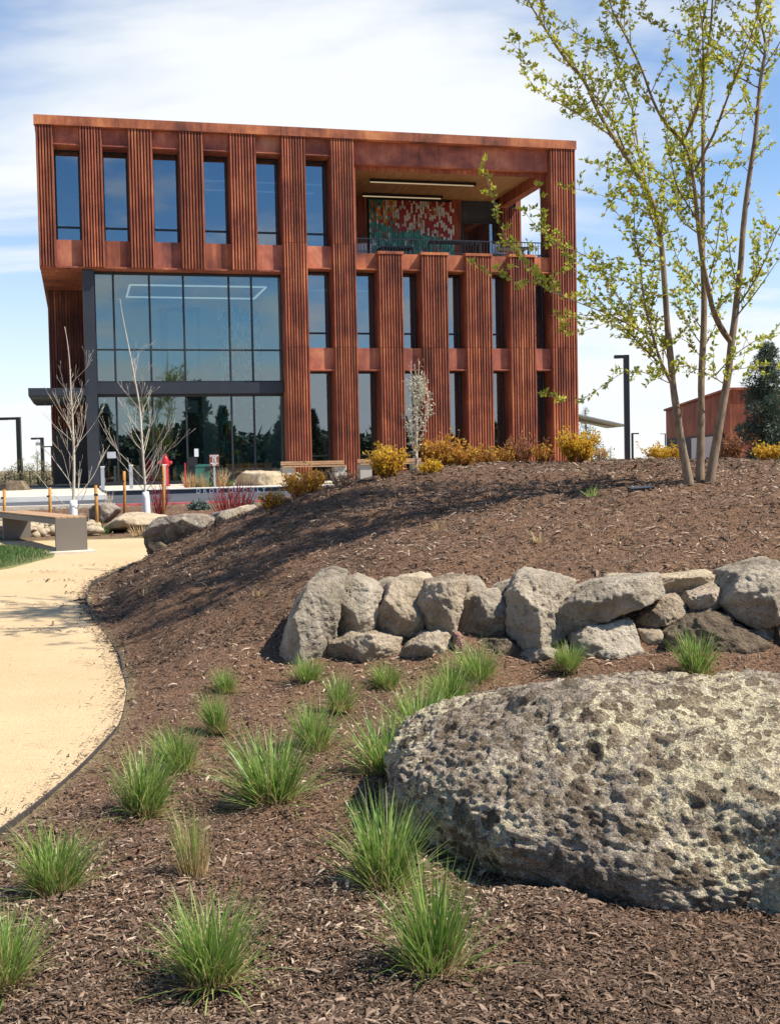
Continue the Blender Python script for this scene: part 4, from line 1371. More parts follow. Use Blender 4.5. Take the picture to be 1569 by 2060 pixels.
TU = [
    (455, 1392, 1335, 'small grass tuft highest of the left row, above another touching it', 0, .95),
    (440, 1470, 1378, 'grass tuft second from the top of the left row', 1, .9),
    (362, 1553, 1440, 'grass tuft third from the top of the left row, lower left of a touching pair', 2, .95),
    (285, 1640, 1480, 'upright grass tuft at the bottom of the left row nearest the path edging', 3, .8),
    (618, 1378, 1310, 'small grass tuft in front of the tall end stone of the wall', 4, 1.0),
    (685, 1430, 1340, 'grass tuft highest of the middle row, below the long rough bottom stone', 0, .85),
    (632, 1512, 1398, 'grass tuft in the middle row between a smaller and a wide drooping one', 1, 1.0),
    (550, 1618, 1450, 'wide drooping grass tuft at the lower end of the middle row', 2, 1.05),
    (780, 1388, 1325, 'small grass tuft alone in front of the rough angular tan stone', 3, 1.05),
    (962, 1375, 1283, 'bushy grass tuft against the wall right of the reddish wedge stone', 4, 1.0),
    (905, 1428, 1312, 'grass tuft just above the upper left shoulder of the big boulder', 0, 1.05),
    (840, 1492, 1362, 'grass tuft half hidden by the upper left side of the big boulder', 1, 1.1),
    (778, 1562, 1425, 'grass tuft whose base touches the left end of the big boulder', 2, 1.1),
    (390, 1778, 1605, 'half dry straw coloured grass tuft in the foreground', 0, .75),
    (112, 1795, 1640, 'full green grass tuft nearest the corner where the path leaves the view', 3, 1.0),
    (428, 1978, 1775, 'tall green tuft with straw at its foot, below the half dry one', 4, .85),
    (5, 1985, 1822, 'grass tuft cut by the left edge of the view', 1, 1.0),
    (775, 1790, 1585, 'leaning grass tuft with blades over the lower left face of the boulder', 2, .85),
    (875, 1965, 1705, 'biggest and greenest grass tuft in the foreground below the boulder', 0, .78),
    (1140, 1352, 1285, 'low wide grass tuft between wall and boulder under the long slab', 3, 1.15),
    (1400, 1362, 1258, 'thick bright grass tuft in front of the dark ridged stone', 1, 1.0),
    (1556, 1402, 1366, 'small grass tuft at the right edge of the view behind the boulder', 4, 1.2)]
for i, (px, py, tp_, lb, k, wd) in enumerate(TU):
    tuft(px, py, tp_, lb, k, i == 13, wd)

# small dry stubs of last year's perennials on the slope
for (px, py, lb) in ((885, 1068, 'dry pale stub of a plant on the bark slope left of the shadow edge'), (1085, 1095, 'small dry stub with a few green blades in the middle of the bark slope'), (1190, 1000, 'low green seedling on the mound crest in front of the yellow bushes'), (300, 1200, 'dry pale stub of a plant on the bark near the path bend'), (520, 1200, 'dry stub left of the tall end stone on the slope')):
    p = ground_hit(px, py)
    o = empty('dry_stub', p, random.uniform(0, 6), lb, 'plant', 'dry stubs in the bark mulch')
    mb = MB(); V, F, a = blades(26, .05, .13, .7, .008, int(px), (.4, 1.0), .8); mb.add(V, F, a)
    mb.build('stalk', M['straw'] if px != 1190 else M['blade'], o)


def chips():
    N1, N2, N3 = 175000, 105000, 9000
    rs = np.random.default_rng(5)
    # foreground bed, then the slope behind the wall; density falls with distance
    Y1 = 2.75 / (1 - rs.uniform(0, 1, N1) * (1 - 2.75 / 9.0)); Xh = .345
    X1 = rs.uniform(-1, 1, N1) * (Y1 * Xh + .35)
    Y2 = 8.6 + 9.5 * rs.uniform(0, 1, N2) ** 1.25
    X2 = rs.uniform(-3.6, Y2 * .34 + .6, N2)
    Y3 = rs.uniform(20.4, 29.5, N3); X3 = rs.uniform(-9, -1, N3)
    X = np.concatenate([X1, X2, X3]); Y = np.concatenate([Y1, Y2, Y3])
    ok = (X > edge_x(Y) + np.abs(rs.normal(0, .03, len(X))) - (rs.uniform(0, 1, len(X)) < .05) * rs.exponential(.12, len(X))) | (Y > 20.3)
    X, Y = X[ok], Y[ok]
    cx_ = rs.uniform(4.0, 16.5, 30); off = rs.exponential(.55, 30) + .05
    Xs, Ys_ = [], []
    for yy, oo in zip(cx_, off):
        k_ = int(rs.integers(3, 36)); sp = rs.uniform(.03, .12)
        Ys_.append(yy + rs.normal(0, sp, k_)); Xs.append(edge_x(yy) - oo + rs.normal(0, sp * 1.8, k_))
    ye = rs.uniform(3, 17, 2600); Xs.append(edge_x(ye) - rs.exponential(.05, 2600)); Ys_.append(ye)
    Xs, Ys_ = np.concatenate(Xs), np.concatenate(Ys_)
    X = np.concatenate([X, Xs]); Y = np.concatenate([Y, Ys_])
    n = len(X)
    P2 = np.stack([X, Y, 0 * X], 1)
    onbed = sstep(-.02, .10, X - edge_x(Y)) * (Y < 19.6)
    Z = zg(X, Y) + (fbm(P2 * 2.3, 3, 3) * .030 + fbm(P2 * 9.0, 2, 9) * .010) * onbed + np.where(X < edge_x(Y), .02, .004)
    e = .05
    gxn = (zg(X + e, Y) - zg(X - e, Y)) / (2 * e); gyn = (zg(X, Y + e) - zg(X, Y - e)) / (2 * e)
    Nn = np.stack([-gxn, -gyn, np.ones(n)], 1); Nn /= np.linalg.norm(Nn, axis=1)[:, None]
    Nn += rs.normal(0, .28, (n, 3)); Nn /= np.linalg.norm(Nn, axis=1)[:, None]
    a = rs.uniform(0, 2 * math.pi, n)
    T = np.stack([np.cos(a), np.sin(a), 0 * a], 1); T -= Nn * (T * Nn).sum(1)[:, None]; T /= np.linalg.norm(T, axis=1)[:, None]
    S = np.cross(Nn, T)
    L_ = np.clip(rs.lognormal(math.log(.0076), .58, n), .003, .030)
    far = np.clip((Y - 6.5) / 6, 0, 1); L_ *= 1 + 1.1 * far
    Wd = L_ * rs.uniform(.09, .26, n) + .0008
    up = rs.uniform(.0, .010, n) * (1 + far)
    C = np.stack([X, Y, Z], 1) + Nn * up[:, None]
    bend = L_ * rs.uniform(-.08, .22, n)
    th = Wd * rs.uniform(.25, .6, n)
    V = np.empty((n, 7, 3))
    V[:, 0] = C - T * L_[:, None] - S * Wd[:, None] * .5
    V[:, 1] = C - T * L_[:, None] * .9 + S * Wd[:, None] * .6
    V[:, 2] = C - S * Wd[:, None] + Nn * (bend + th)[:, None]
    V[:, 3] = C + S * Wd[:, None] + Nn * (bend + th * .8)[:, None]
    V[:, 4] = C + T * L_[:, None] * .85 - S * Wd[:, None] * .5
    V[:, 5] = C + T * L_[:, None] + S * Wd[:, None] * .4
    V[:, 6] = C + Nn * (bend - th * .4)[:, None]
    i = np.arange(n)[:, None] * 7
    F4 = np.concatenate([i + np.array([[0, 1, 3, 2]]), i + np.array([[2, 3, 5, 4]])])
    mb = MB(); r = np.clip(rs.uniform(0, 1, n) ** 1.35 * (1 + .20 * fbm(P2 * 1.1, 3, 77)), 0, 1)
    mb.add(V.reshape(-1, 3), F4, np.concatenate([r, r]))
    o = mb.build('bark_chips', M['chips'])
    return tag(o, 'loose shredded brown bark chips spread over the bed and the mound', 'mulch', None, 'stuff')


chips()

# lawn wedge at the left behind the path
lm = MB()
rs_ = np.random.default_rng(12)
n = 26000
Yl = rs_.uniform(15.4, 19.2, n)
def lawn_right(Y): return np.interp(Y, [15.4, 15.9, 16.6, 17.4, 18.0, 18.6, 19.2], [-5.3, -5.02, -4.9, -4.85, -4.98, -5.4, -6.2])
Xl = lawn_right(Yl) - rs_.uniform(0, 1, n) ** 1.2 * 3.2
az = rs_.uniform(0, 6.28, n); hh = rs_.uniform(.035, .10, n) * np.clip((lawn_right(Yl) - Xl) * 3 + .35, .35, 1)
bx = np.stack([Xl, Yl, base(Yl) + .02], 1); w_ = .009
d1 = np.stack([np.cos(az), np.sin(az), 0 * az], 1) * w_
tipp = bx + np.stack([rs_.normal(0, .025, n), rs_.normal(0, .025, n), hh], 1)
Vl = np.stack([bx - d1, bx + d1, tipp], 1).reshape(-1, 3)
edge_d = np.clip(1 - (lawn_right(Yl) - Xl) * 2.2, 0, 1)
lm.add(Vl, np.arange(n * 3).reshape(-1, 3), np.clip(rs_.uniform(0, .85, n) + edge_d * rs_.uniform(0, .6, n), 0, 1))
tag(lm.build('lawn_grass', M['lawn_blade']), 'patch of short green lawn beside the path', 'lawn', None, 'stuff')
ls = MB()
yl = np.linspace(15.4, 19.2, 30); xr = lawn_right(yl)
ls.add(np.concatenate([np.stack([xr * 0 - 12, yl, base(yl) + .026], 1), np.stack([xr + .02, yl, base(yl) + .034], 1), np.stack([xr + .03, yl, base(yl) - .03], 1)]),
       [(i + k * 30, i + 1 + k * 30, i + 31 + k * 30, i + 30 + k * 30) for i in range(29) for k in (0, 1)])
t_ = NT('lawn_thatch'); t_.bsdf(t_.ramp(t_.noise(t_.coord((1, 1, 1), rand=False), 30, 4, .7), [(.35, (.10, .12, .035)), (.65, (.22, .20, .085))]), .9)
M['thatch'] = t_.m
tag(ls.build('lawn_soil', M['thatch']), kind='structure')

# ================================================================== TREES
def leaf_cluster(mb, P, up, size, rs, nl=5, spread=.75):
    """small opening leaves round one bud: each a folded pointed blade"""
    for _ in range(nl):
        d = up + rs.normal(0, spread, 3); d[2] += .25; d /= np.linalg.norm(d) + 1e-9
        s = np.cross(d, rs.normal(0, 1, 3)); s /= np.linalg.norm(s) + 1e-9
        nrm = np.cross(d, s)
        L_ = size * rs.uniform(.6, 1.25); w = L_ * rs.uniform(.20, .30)
        p0 = P + d * L_ * .08; m_ = P + d * L_ * .48 + nrm * L_ * .06; tip = P + d * L_ - nrm * L_ * .12
        mb.add([p0, m_ + s * w, tip, m_ - s * w, m_ - nrm * L_ * .10], [(0, 1, 4), (1, 2, 4), (2, 3, 4), (3, 0, 4)], rs.uniform(0, 1))


def resample(pts, step):
    pts = np.asarray(pts, float); d = np.r_[0, np.cumsum(np.linalg.norm(np.diff(pts, axis=0), axis=1))]
    n = max(3, int(d[-1] / step) + 1); t = np.linspace(0, d[-1], n)
    # Catmull-Rom-like smoothing by interpolating then blurring
    Q = np.stack([np.interp(t, d, pts[:, k]) for k in range(3)], 1)
    R = Q.copy()
    for _ in range(2): R[1:-1] = .25 * R[:-2] + .5 * R[1:-1] + .25 * R[2:]
    return R


def spring_tree():
    rs = np.random.default_rng(77)
    o = empty('leafing_tree', at(1408, 968, 11.55) - np.array([0, 0, .05]), 0, 'young three stemmed tree with small yellow green spring leaves on the mound', 'tree', None)
    O = np.array(o.location)
    trunks = {
        'A': [(1386, 975), (1383, 955), (1372, 905), (1362, 835), (1352, 775), (1350, 735), (1345, 690), (1341, 650), (1338, 600), (1334, 540), (1329, 480), (1320, 430), (1311, 398), (1295, 369), (1276, 342), (1252, 305), (1219, 254), (1188, 200), (1186, 171), (1151, 136), (1124, 103), (1101, 64), (1081, 35), (1062, 2), (1050, -25)],
        'B': [(1407, 975), (1408, 900), (1411, 830), (1409, 780), (1412, 720), (1415, 660), (1416, 600), (1414, 560), (1412, 500), (1413, 450), (1412, 400), (1413, 369), (1414, 310), (1413, 250), (1414, 200), (1417, 148), (1424, 93), (1430, 52), (1433, -10), (1434, -60)],
        'C': [(1426, 975), (1429, 955), (1436, 915), (1447, 850), (1458, 790), (1466, 740), (1469, 690), (1476, 660), (1481, 600), (1485, 570), (1490, 530), (1492, 480), (1497, 430), (1502, 386), (1510, 330), (1519, 276), (1523, 223), (1527, 175), (1531, 136), (1541, 105), (1545, 91), (1527, 45), (1517, -5), (1512, -60)]}
    limbs = [  # (photo outline, base radius, parent)
        ('C', [(1469, 688), (1451, 664), (1433, 627), (1426, 590), (1416, 548), (1409, 503), (1404, 457), (1399, 398), (1395, 369), (1387, 318), (1374, 285), (1345, 258), (1325, 231), (1308, 192), (1294, 148), (1276, 109), (1258, 72), (1233, 29), (1225, 2), (1215, -30)], .036),
        ('A', [(1352, 775), (1335, 744), (1323, 713), (1316, 690), (1307, 655), (1300, 632), (1293, 594), (1289, 557), (1289, 518), (1279, 490), (1274, 462), (1277, 427), (1272, 380)], .020),
        ('A', [(1311, 400), (1300, 375), (1284, 311), (1280, 272), (1274, 241), (1270, 210), (1262, 186), (1250, 155), (1237, 93)], .016),
        ('A', [(1250, 302), (1241, 283), (1202, 254), (1165, 231), (1134, 213), (1109, 201), (1087, 186), (1066, 167), (1052, 144), (1043, 120), (1044, 84)], .009),
        ('A', [(1188, 203), (1182, 210), (1173, 216), (1158, 207), (1130, 185), (1100, 165), (1078, 150), (1058, 130), (1045, 118)], .008),
        ('A', [(1262, 315), (1235, 250), (1215, 215), (1190, 186), (1161, 140), (1136, 101), (1101, 62), (1090, 20), (1075, -10)], .011),
        ('A', [(1250, 150), (1238, 108), (1214, 92), (1186, 83), (1165, 72), (1136, 49), (1105, 29), (1072, 2), (1060, -20)], .009),
        ('A', [(1262, 130), (1235, 105), (1200, 100), (1175, 95), (1155, 88)], .006),
        ('A', [(1310, 410), (1281, 382), (1262, 372), (1245, 362)], .007),
        ('C', [(1374, 285), (1387, 254), (1399, 223), (1411, 194), (1415, 155), (1413, 97), (1413, 45), (1405, 19), (1405, -20)], .018),
        ('C', [(1413, 45), (1418, 20), (1428, -20)], .012),
        ('C', [(1397, 345), (1417, 303), (1434, 274), (1444, 249), (1455, 216), (1467, 186), (1481, 148), (1496, 109), (1512, 68), (1525, 23), (1537, -20)], .018),
        ('B', [(1412, 380), (1391, 310), (1392, 230), (1389, 194), (1387, 117), (1384, 39), (1387, -20)], .012),
        ('C', [(1524, 176), (1483, 155), (1453, 128), (1434, 111), (1424, 78), (1418, 60)], .010),
        ('C', [(1528, 145), (1483, 122), (1444, 99), (1409, 80), (1356, 66), (1337, 58), (1308, 41), (1269, 21), (1243, 8), (1225, -8)], .010),
        ('C', [(1535, 109), (1512, 83), (1492, 56), (1475, 27), (1450, -10)], .011),
        ('C', [(1534, 138), (1556, 107), (1572, 78), (1590, 40)], .010),
        ('C', [(1545, 93), (1549, 50), (1548, -20)], .009),
        ('C', [(1487, 610), (1517, 566), (1540, 520), (1559, 473), (1575, 440), (1590, 400)], .012),
        ('C', [(1481, 636), (1524, 583), (1554, 538), (1580, 500)], .010),
        ('C', [(1438, 756), (1460, 730), (1477, 713), (1517, 685), (1547, 671), (1585, 667)], .009),
        ('C', [(1460, 775), (1440, 762), (1423, 751), (1381, 734), (1345, 742), (1320, 760)], .008),
        ('C', [(1484, 578), (1475, 555), (1465, 497), (1461, 469), (1450, 420), (1440, 390)], .009),
        ('C', [(1426, 558), (1437, 520), (1444, 473), (1451, 417), (1456, 380), (1468, 340), (1490, 290)], .009),
        ('C', [(1434, 630), (1475, 588), (1500, 565), (1530, 555)], .007),
        ('C', [(1470, 745), (1500, 740), (1540, 735), (1590, 738)], .006),
        ('A', [(1326, 730), (1305, 712), (1286, 692), (1256, 660), (1232, 636), (1196, 593), (1161, 560), (1140, 545)], .011),
        ('A', [(1316, 700), (1300, 680), (1279, 655), (1256, 620), (1232, 578), (1209, 545), (1192, 523), (1161, 506), (1136, 495), (1100, 490), (1070, 500)], .012),
        ('A', [(1312, 665), (1300, 668), (1283, 665), (1250, 644), (1220, 630), (1185, 618), (1154, 604), (1112, 590), (1092, 581), (1078, 562), (1040, 564), (1005, 555), (973, 541)], .010),
        ('A', [(1136, 598), (1105, 580), (1075, 553), (1052, 525), (1031, 506), (1017, 485), (1005, 450), (994, 409), (984, 374), (970, 339)], .006),
        ('A', [(1150, 502), (1118, 492), (1103, 481), (1089, 425), (1084, 374)], .006),
        ('A', [(1130, 495), (1098, 478), (1077, 455), (1056, 427)], .005),
        ('A', [(1337, 600), (1315, 592), (1291, 583), (1256, 564), (1228, 552), (1180, 540), (1150, 520)], .009),
        ('A', [(1334, 545), (1302, 531), (1256, 531), (1223, 538), (1190, 545)], .007),
        ('A', [(1341, 648), (1302, 636), (1279, 627), (1249, 632), (1209, 655), (1170, 668), (1130, 665)], .008),
        ('A', [(1350, 772), (1337, 767), (1314, 755), (1279, 744), (1251, 748), (1209, 779), (1170, 805), (1130, 806), (1098, 790)], .006),
        ('A', [(1344, 725), (1326, 681), (1309, 643), (1300, 610)], .009),
        ('A', [(1289, 518), (1312, 485), (1330, 468)], .007),
        ('A', [(1330, 500), (1310, 440), (1297, 400), (1282, 330), (1262, 290)], .009),
        ('A', [(1325, 450), (1290, 420), (1250, 400), (1215, 395), (1180, 385), (1150, 378)], .006),
        ('A', [(1330, 500), (1280, 470), (1240, 430), (1220, 400), (1226, 350)], .007),
        ('B', [(1410, 590), (1381, 552), (1363, 525), (1351, 490), (1340, 450)], .009),
        ('B', [(1410, 660), (1391, 634), (1380, 600), (1372, 560)], .007),
        ('B', [(1410, 692), (1388, 664), (1367, 632), (1355, 600)], .008),
        ('B', [(1409, 718), (1381, 683), (1353, 676), (1330, 690)], .006),
        ('B', [(1416, 605), (1432, 580), (1446, 560), (1462, 555)], .006),
        ('B', [(1414, 700), (1432, 672), (1440, 650), (1446, 620)], .006),
        ('C', [(1399, 400), (1377, 401), (1372, 386), (1347, 365), (1327, 348), (1281, 326), (1255, 318)], .012),
        ('C', [(1402, 445), (1377, 401), (1360, 380), (1343, 291), (1335, 252), (1330, 210)], .012),
        ('C', [(1404, 470), (1372, 448), (1355, 420), (1335, 405)], .008),
        ('C', [(1397, 380), (1380, 330), (1372, 312), (1340, 300)], .006)]
    for key, x, y in (('B', 1434, -58), ('C', 1512, -58), ('A', 1050, -24), ('C', 1215, -28), ('C', 1537, -18), ('C', 1405, -18), ('C', 1450, -8), ('B', 1387, -18)):
        for q in range(3):
            x1, y1 = x + rs.uniform(-90, 80), y - rs.uniform(110, 210)
            l_ = [(x, y), (.5 * (x + x1) + rs.uniform(-15, 15), .5 * (y + y1)), (x1, y1), (x1 + rs.uniform(-50, 40), y1 - rs.uniform(50, 120))]
            limbs.append((key, l_, .016))
            for w_ in range(5):
                j = rs.integers(1, 3); x2, y2 = l_[j]
                limbs.append((key, [(x2, y2), (x2 + rs.uniform(-90, 80), y2 - rs.uniform(40, 120)), (x2 + rs.uniform(-170, 140), y2 - rs.uniform(110, 240))], .009))
    placed = {}          # trunk key -> list of (px, pos3d)
    Yb = {'A': 11.42, 'B': 11.62, 'C': 11.5}
    dY = {'A': -.30, 'B': .55, 'C': .10}
    wood = {}
    lead = []
    for key, pl in trunks.items():
        n = len(pl); Ys = Yb[key] + dY[key] * np.linspace(0, 1, n) ** 1.3
        pts = np.array([at(x, y, Y) for (x, y), Y in zip(pl, Ys)])
        placed.setdefault(key, []).append((pl, Ys))
        Q = resample(pts, .10)
        s = np.linspace(0, 1, len(Q))
        rad = (.031 if key != 'C' else .036) * (1 - s) ** .8 + .006 + .012 * np.exp(-s * 26)
        rad *= 1 + .06 * vnoise(Q * 5, 4)
        mb = MB(); mb.tube(Q - O, rad, 10)
        wood[key] = mb
        lead.append((Q, rad, .35))
    for key, pl, r0 in limbs:
        x0, y0 = pl[0]
        bestY, bd = 11.5, 1e9
        for pl2, Ys in placed[key]:
            for (x, y), Y in zip(pl2, Ys):
                d = (x - x0) ** 2 + (y - y0) ** 2
                if d < bd: bd, bestY = d, Y
        L_ = sum(math.hypot(pl[i + 1][0] - pl[i][0], pl[i + 1][1] - pl[i][1]) for i in range(len(pl) - 1))
        sl = rs.choice([-1, 1]) * rs.uniform(.25, .75) * L_ * 11.5 / FPX
        t = np.linspace(0, 1, len(pl))
        Ys = bestY + sl * t ** .9
        placed[key].append((pl, Ys))
        pts = np.array([at(x, y, Y) for (x, y), Y in zip(pl, Ys)])
        Q = resample(pts, .07); s = np.linspace(0, 1, len(Q))
        rad = r0 * .78 * (1 - .86 * s) * (1 + .10 * vnoise(Q * 9, 3))
        rad = np.maximum(rad, .0022)
        wood[key].tube(Q - O, rad, 7 if r0 > .012 else 5)
        lead.append((Q, rad, .0))
    # side twigs and leaf clusters along all the thinner wood
    lv = MB()
    gp = wood
    for Q, rad, skip in lead:
        n = len(Q)
        for i in range(n):
            s = i / (n - 1)
            if rad[i] > .024 and rs.uniform() > .10: continue
            if s < max(skip, .05): continue
            T = Q[min(i + 1, n - 1)] - Q[max(i - 1, 0)]; T /= np.linalg.norm(T) + 1e-9
            if rs.uniform() < (.72 if rad[i] < .009 else .25):
                leaf_cluster(lv, Q[i] + rs.normal(0, .012, 3) - O, T * .5, .052, rs, rs.integers(4, 6))
            if rs.uniform() < (.82 if rad[i] < .014 else .95):
                d = T * .55 + rs.normal(0, .55, 3) + np.array([0, 0, .30]); d /= np.linalg.norm(d)
                tl = rs.uniform(.12, .60) if rad[i] > .005 else rs.uniform(.04, .17); k = max(3, int(tl / .05))
                P = [Q[i]]
                for j in range(k):
                    d = d + rs.normal(0, .10, 3) + np.array([0, 0, .05]); d /= np.linalg.norm(d)
                    P.append(P[-1] + d * tl / k)
                    if j > 0 or rs.uniform() < .5: leaf_cluster(lv, P[-1] - O, d * .6, .052, rs, rs.integers(4, 6))
                wood['B'].tube(np.array(P) - O, np.linspace(min(.0045, rad[i] * .6), .0016, len(P)), 4)
        leaf_cluster(lv, Q[-1] - O, np.array([0, 0, 1.0]), .055, rs, 6)
    for key in 'ABC':
        wood[key].build('trunk', M['bark_tree'], o, True)
    lv.build('foliage', M['leaf_spring'], o, False)
    return o


spring_tree()


def grow(mb, P, d, L_, r, depth, rs, up=.25, spread=.6, tips=None, seg=.10, kids=(2, 4), n=5):
    k = max(3, int(L_ / seg)); pts = [np.array(P, float)]; d = np.array(d, float)
    for j in range(k):
        d = d + rs.normal(0, .06, 3) + np.array([0, 0, up * .12]); d /= np.linalg.norm(d)
        pts.append(pts[-1] + d * L_ / k)
    pts = np.array(pts)
    mb.tube(pts, np.linspace(r, max(r * .3, .0016), len(pts)), n)
    if tips is not None: tips.append((pts, d))
    if depth > 0:
        for _ in range(rs.integers(*kids)):
            i = rs.integers(max(1, int(k * .25)), k)
            dd = d + rs.normal(0, spread, 3); dd[2] = abs(dd[2]) * .7 + up; dd /= np.linalg.norm(dd)
            grow(mb, pts[i], dd, L_ * rs.uniform(.35, .65), r * .5, depth - 1, rs, up, spread, tips, seg, kids, 4)


def white_tree(px, Y, top, label, seed, trunk_px):
    rs = np.random.default_rng(seed)
    b = place(px, Y)
    o = empty('bare_sapling', b, 0, label, 'tree', 'bare white barked young trees')
    pts = np.array([b - [0, 0, .1]] + [at(x, y, Y) for x, y in trunk_px])
    Q = resample(pts, .12) - b
    H = Q[-1, 2]
    mb = MB(); s = np.linspace(0, 1, len(Q))
    mb.tube(Q, .029 * (1 - s) ** .9 + .004, 8)
    for k in range(26):
        t = rs.uniform(.10, .74); i = int(t * (len(Q) - 1))
        a = rs.uniform(0, 2 * math.pi)
        d = np.array([math.cos(a) * .75, math.sin(a) * .75, .8])
        grow(mb, Q[i], d, (1.25 * (1 - t) + .18) * rs.uniform(.55, 1.1), .0088 * (1.15 - t), 2, rs, .42, .30, None, .12, (1, 4), 5)
    mb.build('trunk', M['bark_white'], o, True)
    w = MB(); w.tube(np.array([Q[0] + [0, 0, 0], Q[0] * .6 + Q[3] * .4, Q[4], Q[5]]) , [.088, .084, .076, .070], 8); w.build('trunk_wrap', M['tree_wrap'], o, True)
    return o


white_tree(148, 23.2, 660, 'bare white barked sapling standing behind the steel bench', 5, [(148, 1040), (149, 990), (150, 940), (149, 890), (146, 830), (143, 780), (141, 730), (137, 690), (131, 657)])
white_tree(296, 25.6, 600, 'bare white barked sapling with a white wrapped foot among red stems', 9, [(296, 1030), (293, 985), (289, 930), (286, 880), (281, 810), (273, 770), (267, 735), (258, 690), (248, 640), (242, 602)])

# small tree in cream blossom in front of the facade
def blossom_tree():
    rs = np.random.default_rng(31)
    Y = 14.7; b = place(838, Y)
    o = empty('blossom_tree', b, 0, 'slender small tree in cream blossom in front of the ribbed facade', 'tree')
    Q = resample(np.array([b] + [at(x, y, Y) for x, y in ((838, 930), (837, 895), (838, 850), (840, 810), (841, 770), (843, 726))]), .08) - b
    mb = MB(); s = np.linspace(0, 1, len(Q)); mb.tube(Q, .018 * (1 - s) + .003, 6)
    tips = []
    for k in range(26):
        t = rs.uniform(.12, .85); i = int(t * (len(Q) - 1)); a = rs.uniform(0, 6.28)
        grow(mb, Q[i], [math.cos(a) * .42, math.sin(a) * .42, 1], (.56 * (1 - t) + .12) * rs.uniform(.6, 1.1), .006, 1, rs, .6, .2, tips, .045, (1, 3), 4)
    mb.build('trunk', M['bark_white'], o, True)
    lv = MB()
    for pts, d in tips:
        for p in pts[1:]:
            if p[2] > .95 * Q[-1, 2] * .9: continue
            for _ in range(2): leaf_cluster(lv, p + rs.normal(0, .025, 3), np.array([0, 0, .3]), .030, rs, 3, 1.0)
    lv.build('blossom', M['blossom'], o)
    lb = MB()
    for i in range(len(Q) // 2, len(Q)):
        for _ in range(4): leaf_cluster(lb, Q[i] + rs.normal(0, .03, 3), np.array([0, 0, .3]), .03, rs, 3, 1.0)
    lb.build('foliage', M['leaf_brown'], o)


blossom_tree()


def shrub(px, Y, w, h, label, leaf, twig, seed, dens=1.0, stems=34, lsize=.034, group='flowering shrubs along the crest of the mound', name='spring_shrub', dz=-.03, cat='shrub', kids=(3, 6), up=.35, leafmin=.25, sr=.0065):
    rs = np.random.default_rng(seed)
    b = place(px, Y, dz)
    o = empty(name, b, 0, label, cat, group)
    mb = MB(); tips = []
    for k in range(stems):
        a = rs.uniform(0, 2 * math.pi); rr = rs.uniform(0, 1) ** .6
        d = np.array([math.cos(a) * rr * w * .95 / h, math.sin(a) * rr * w * .95 / h, 1.0]); d /= np.linalg.norm(d)
        st = np.array([math.cos(a), math.sin(a), 0]) * rr * w * .22
        L_ = h * rs.uniform(.6, 1.05) * (1 - .18 * rr) / max(d[2], .55)
        grow(mb, st, d, L_ * .85, sr, 1, rs, up, .35, tips, .07, kids, 4)
    mb.build('stem', M[twig], o)
    if dens > 0:
        lv = MB()
        for pts, d in tips:
            for p in pts[1:]:
                if p[2] < h * leafmin * rs.uniform(.3, 1.2): continue
                for _ in range(rs.poisson(dens)): leaf_cluster(lv, p + rs.normal(0, .018, 3), np.array([0, 0, .4]), lsize, rs, 3, .9)
        if lv.f: lv.build('foliage', M[leaf], o)
    return o


def gy(px, py): return float(ground_hit(px, py)[1])


shrub(782, 14.5, .30, .40, 'round golden yellow shrub left of the blossom tree', 'leaf_yellow', 'twig_rust', 1, 2.2, 44)
shrub(885, 14.9, .33, .44, 'orange twigged shrub right behind the blossom tree', 'leaf_orange', 'twig_rust', 2, 1.4, 48)
shrub(868, 14.0, .17, .17, 'low yellow tuft of shrub at the foot of the blossom tree', 'leaf_yellow', 'twig_rust', 21, 1.3, 16)
shrub(965, 15.0, .26, .30, 'sparse rusty shrub in front of a ribbed panel right of the orange one', 'leaf_orange', 'twig_rust', 3, .6, 28)
shrub(925, 14.7, .24, .30, 'small golden orange shrub in the row right of the orange twigged one', 'leaf_orange', 'twig_rust', 31, 1.1, 28)
shrub(1005, 14.8, .24, .26, 'low rusty gold shrub between two full height ribbed panels', 'leaf_orange', 'twig_rust', 32, .7, 26)
shrub(1095, 14.8, .20, .28, 'sparse golden shrub just left of the brightest yellow one', 'leaf_orange', 'twig_rust', 33, .8, 22)
shrub(1045, 14.9, .32, .38, 'reddish brown bare looking shrub midway along the crest', 'leaf_brown', 'twig_rust', 4, .55, 34)
shrub(1160, 14.6, .32, .40, 'brightest yellow shrub in front of the right corner of the building', 'leaf_yellow', 'twig_rust', 5, 2.3, 44)
shrub(1207, 15.0, .14, .26, 'thin yellowish shrub leaning out right of the brightest yellow one', 'leaf_orange', 'twig_tan', 22, .4, 12)
shrub(1335, 15.6, .32, .28, 'low wide yellow shrub left of the tree trunks', 'leaf_yellow', 'twig_rust', 6, 2.0, 40)
shrub(1545, 14.6, .26, .25, 'yellow shrub at the right edge of the view', 'leaf_yellow', 'twig_rust', 7, 1.5, 30)
shrub(1470, 15.0, .22, .36, 'reddish brown twiggy shrub right of the tree trunks', 'leaf_brown', 'twig_rust', 8, .7, 36)
shrub(1398, 20.0, .20, .62, 'narrow grey green shrub between two of the tree trunks', 'bush_olive', 'twig_tan', 23, 1.2, 20)
shrub(610, gy(610, 1002), .40, .38, 'orange yellow shrub on the left shoulder of the mound under the timber bench', 'leaf_orange', 'twig_rust', 9, 1.6, 48)
shrub(545, gy(545, 1026), .20, .24, 'sparse rusty orange shrub beside the slanting tan slab rock', 'leaf_orange', 'twig_rust', 10, .7, 24)
shrub(690, gy(690, 980), .26, .24, 'greenish brown shrub between the timber bench and the golden shrub', 'leaf_brown', 'twig_tan', 11, .5, 24)
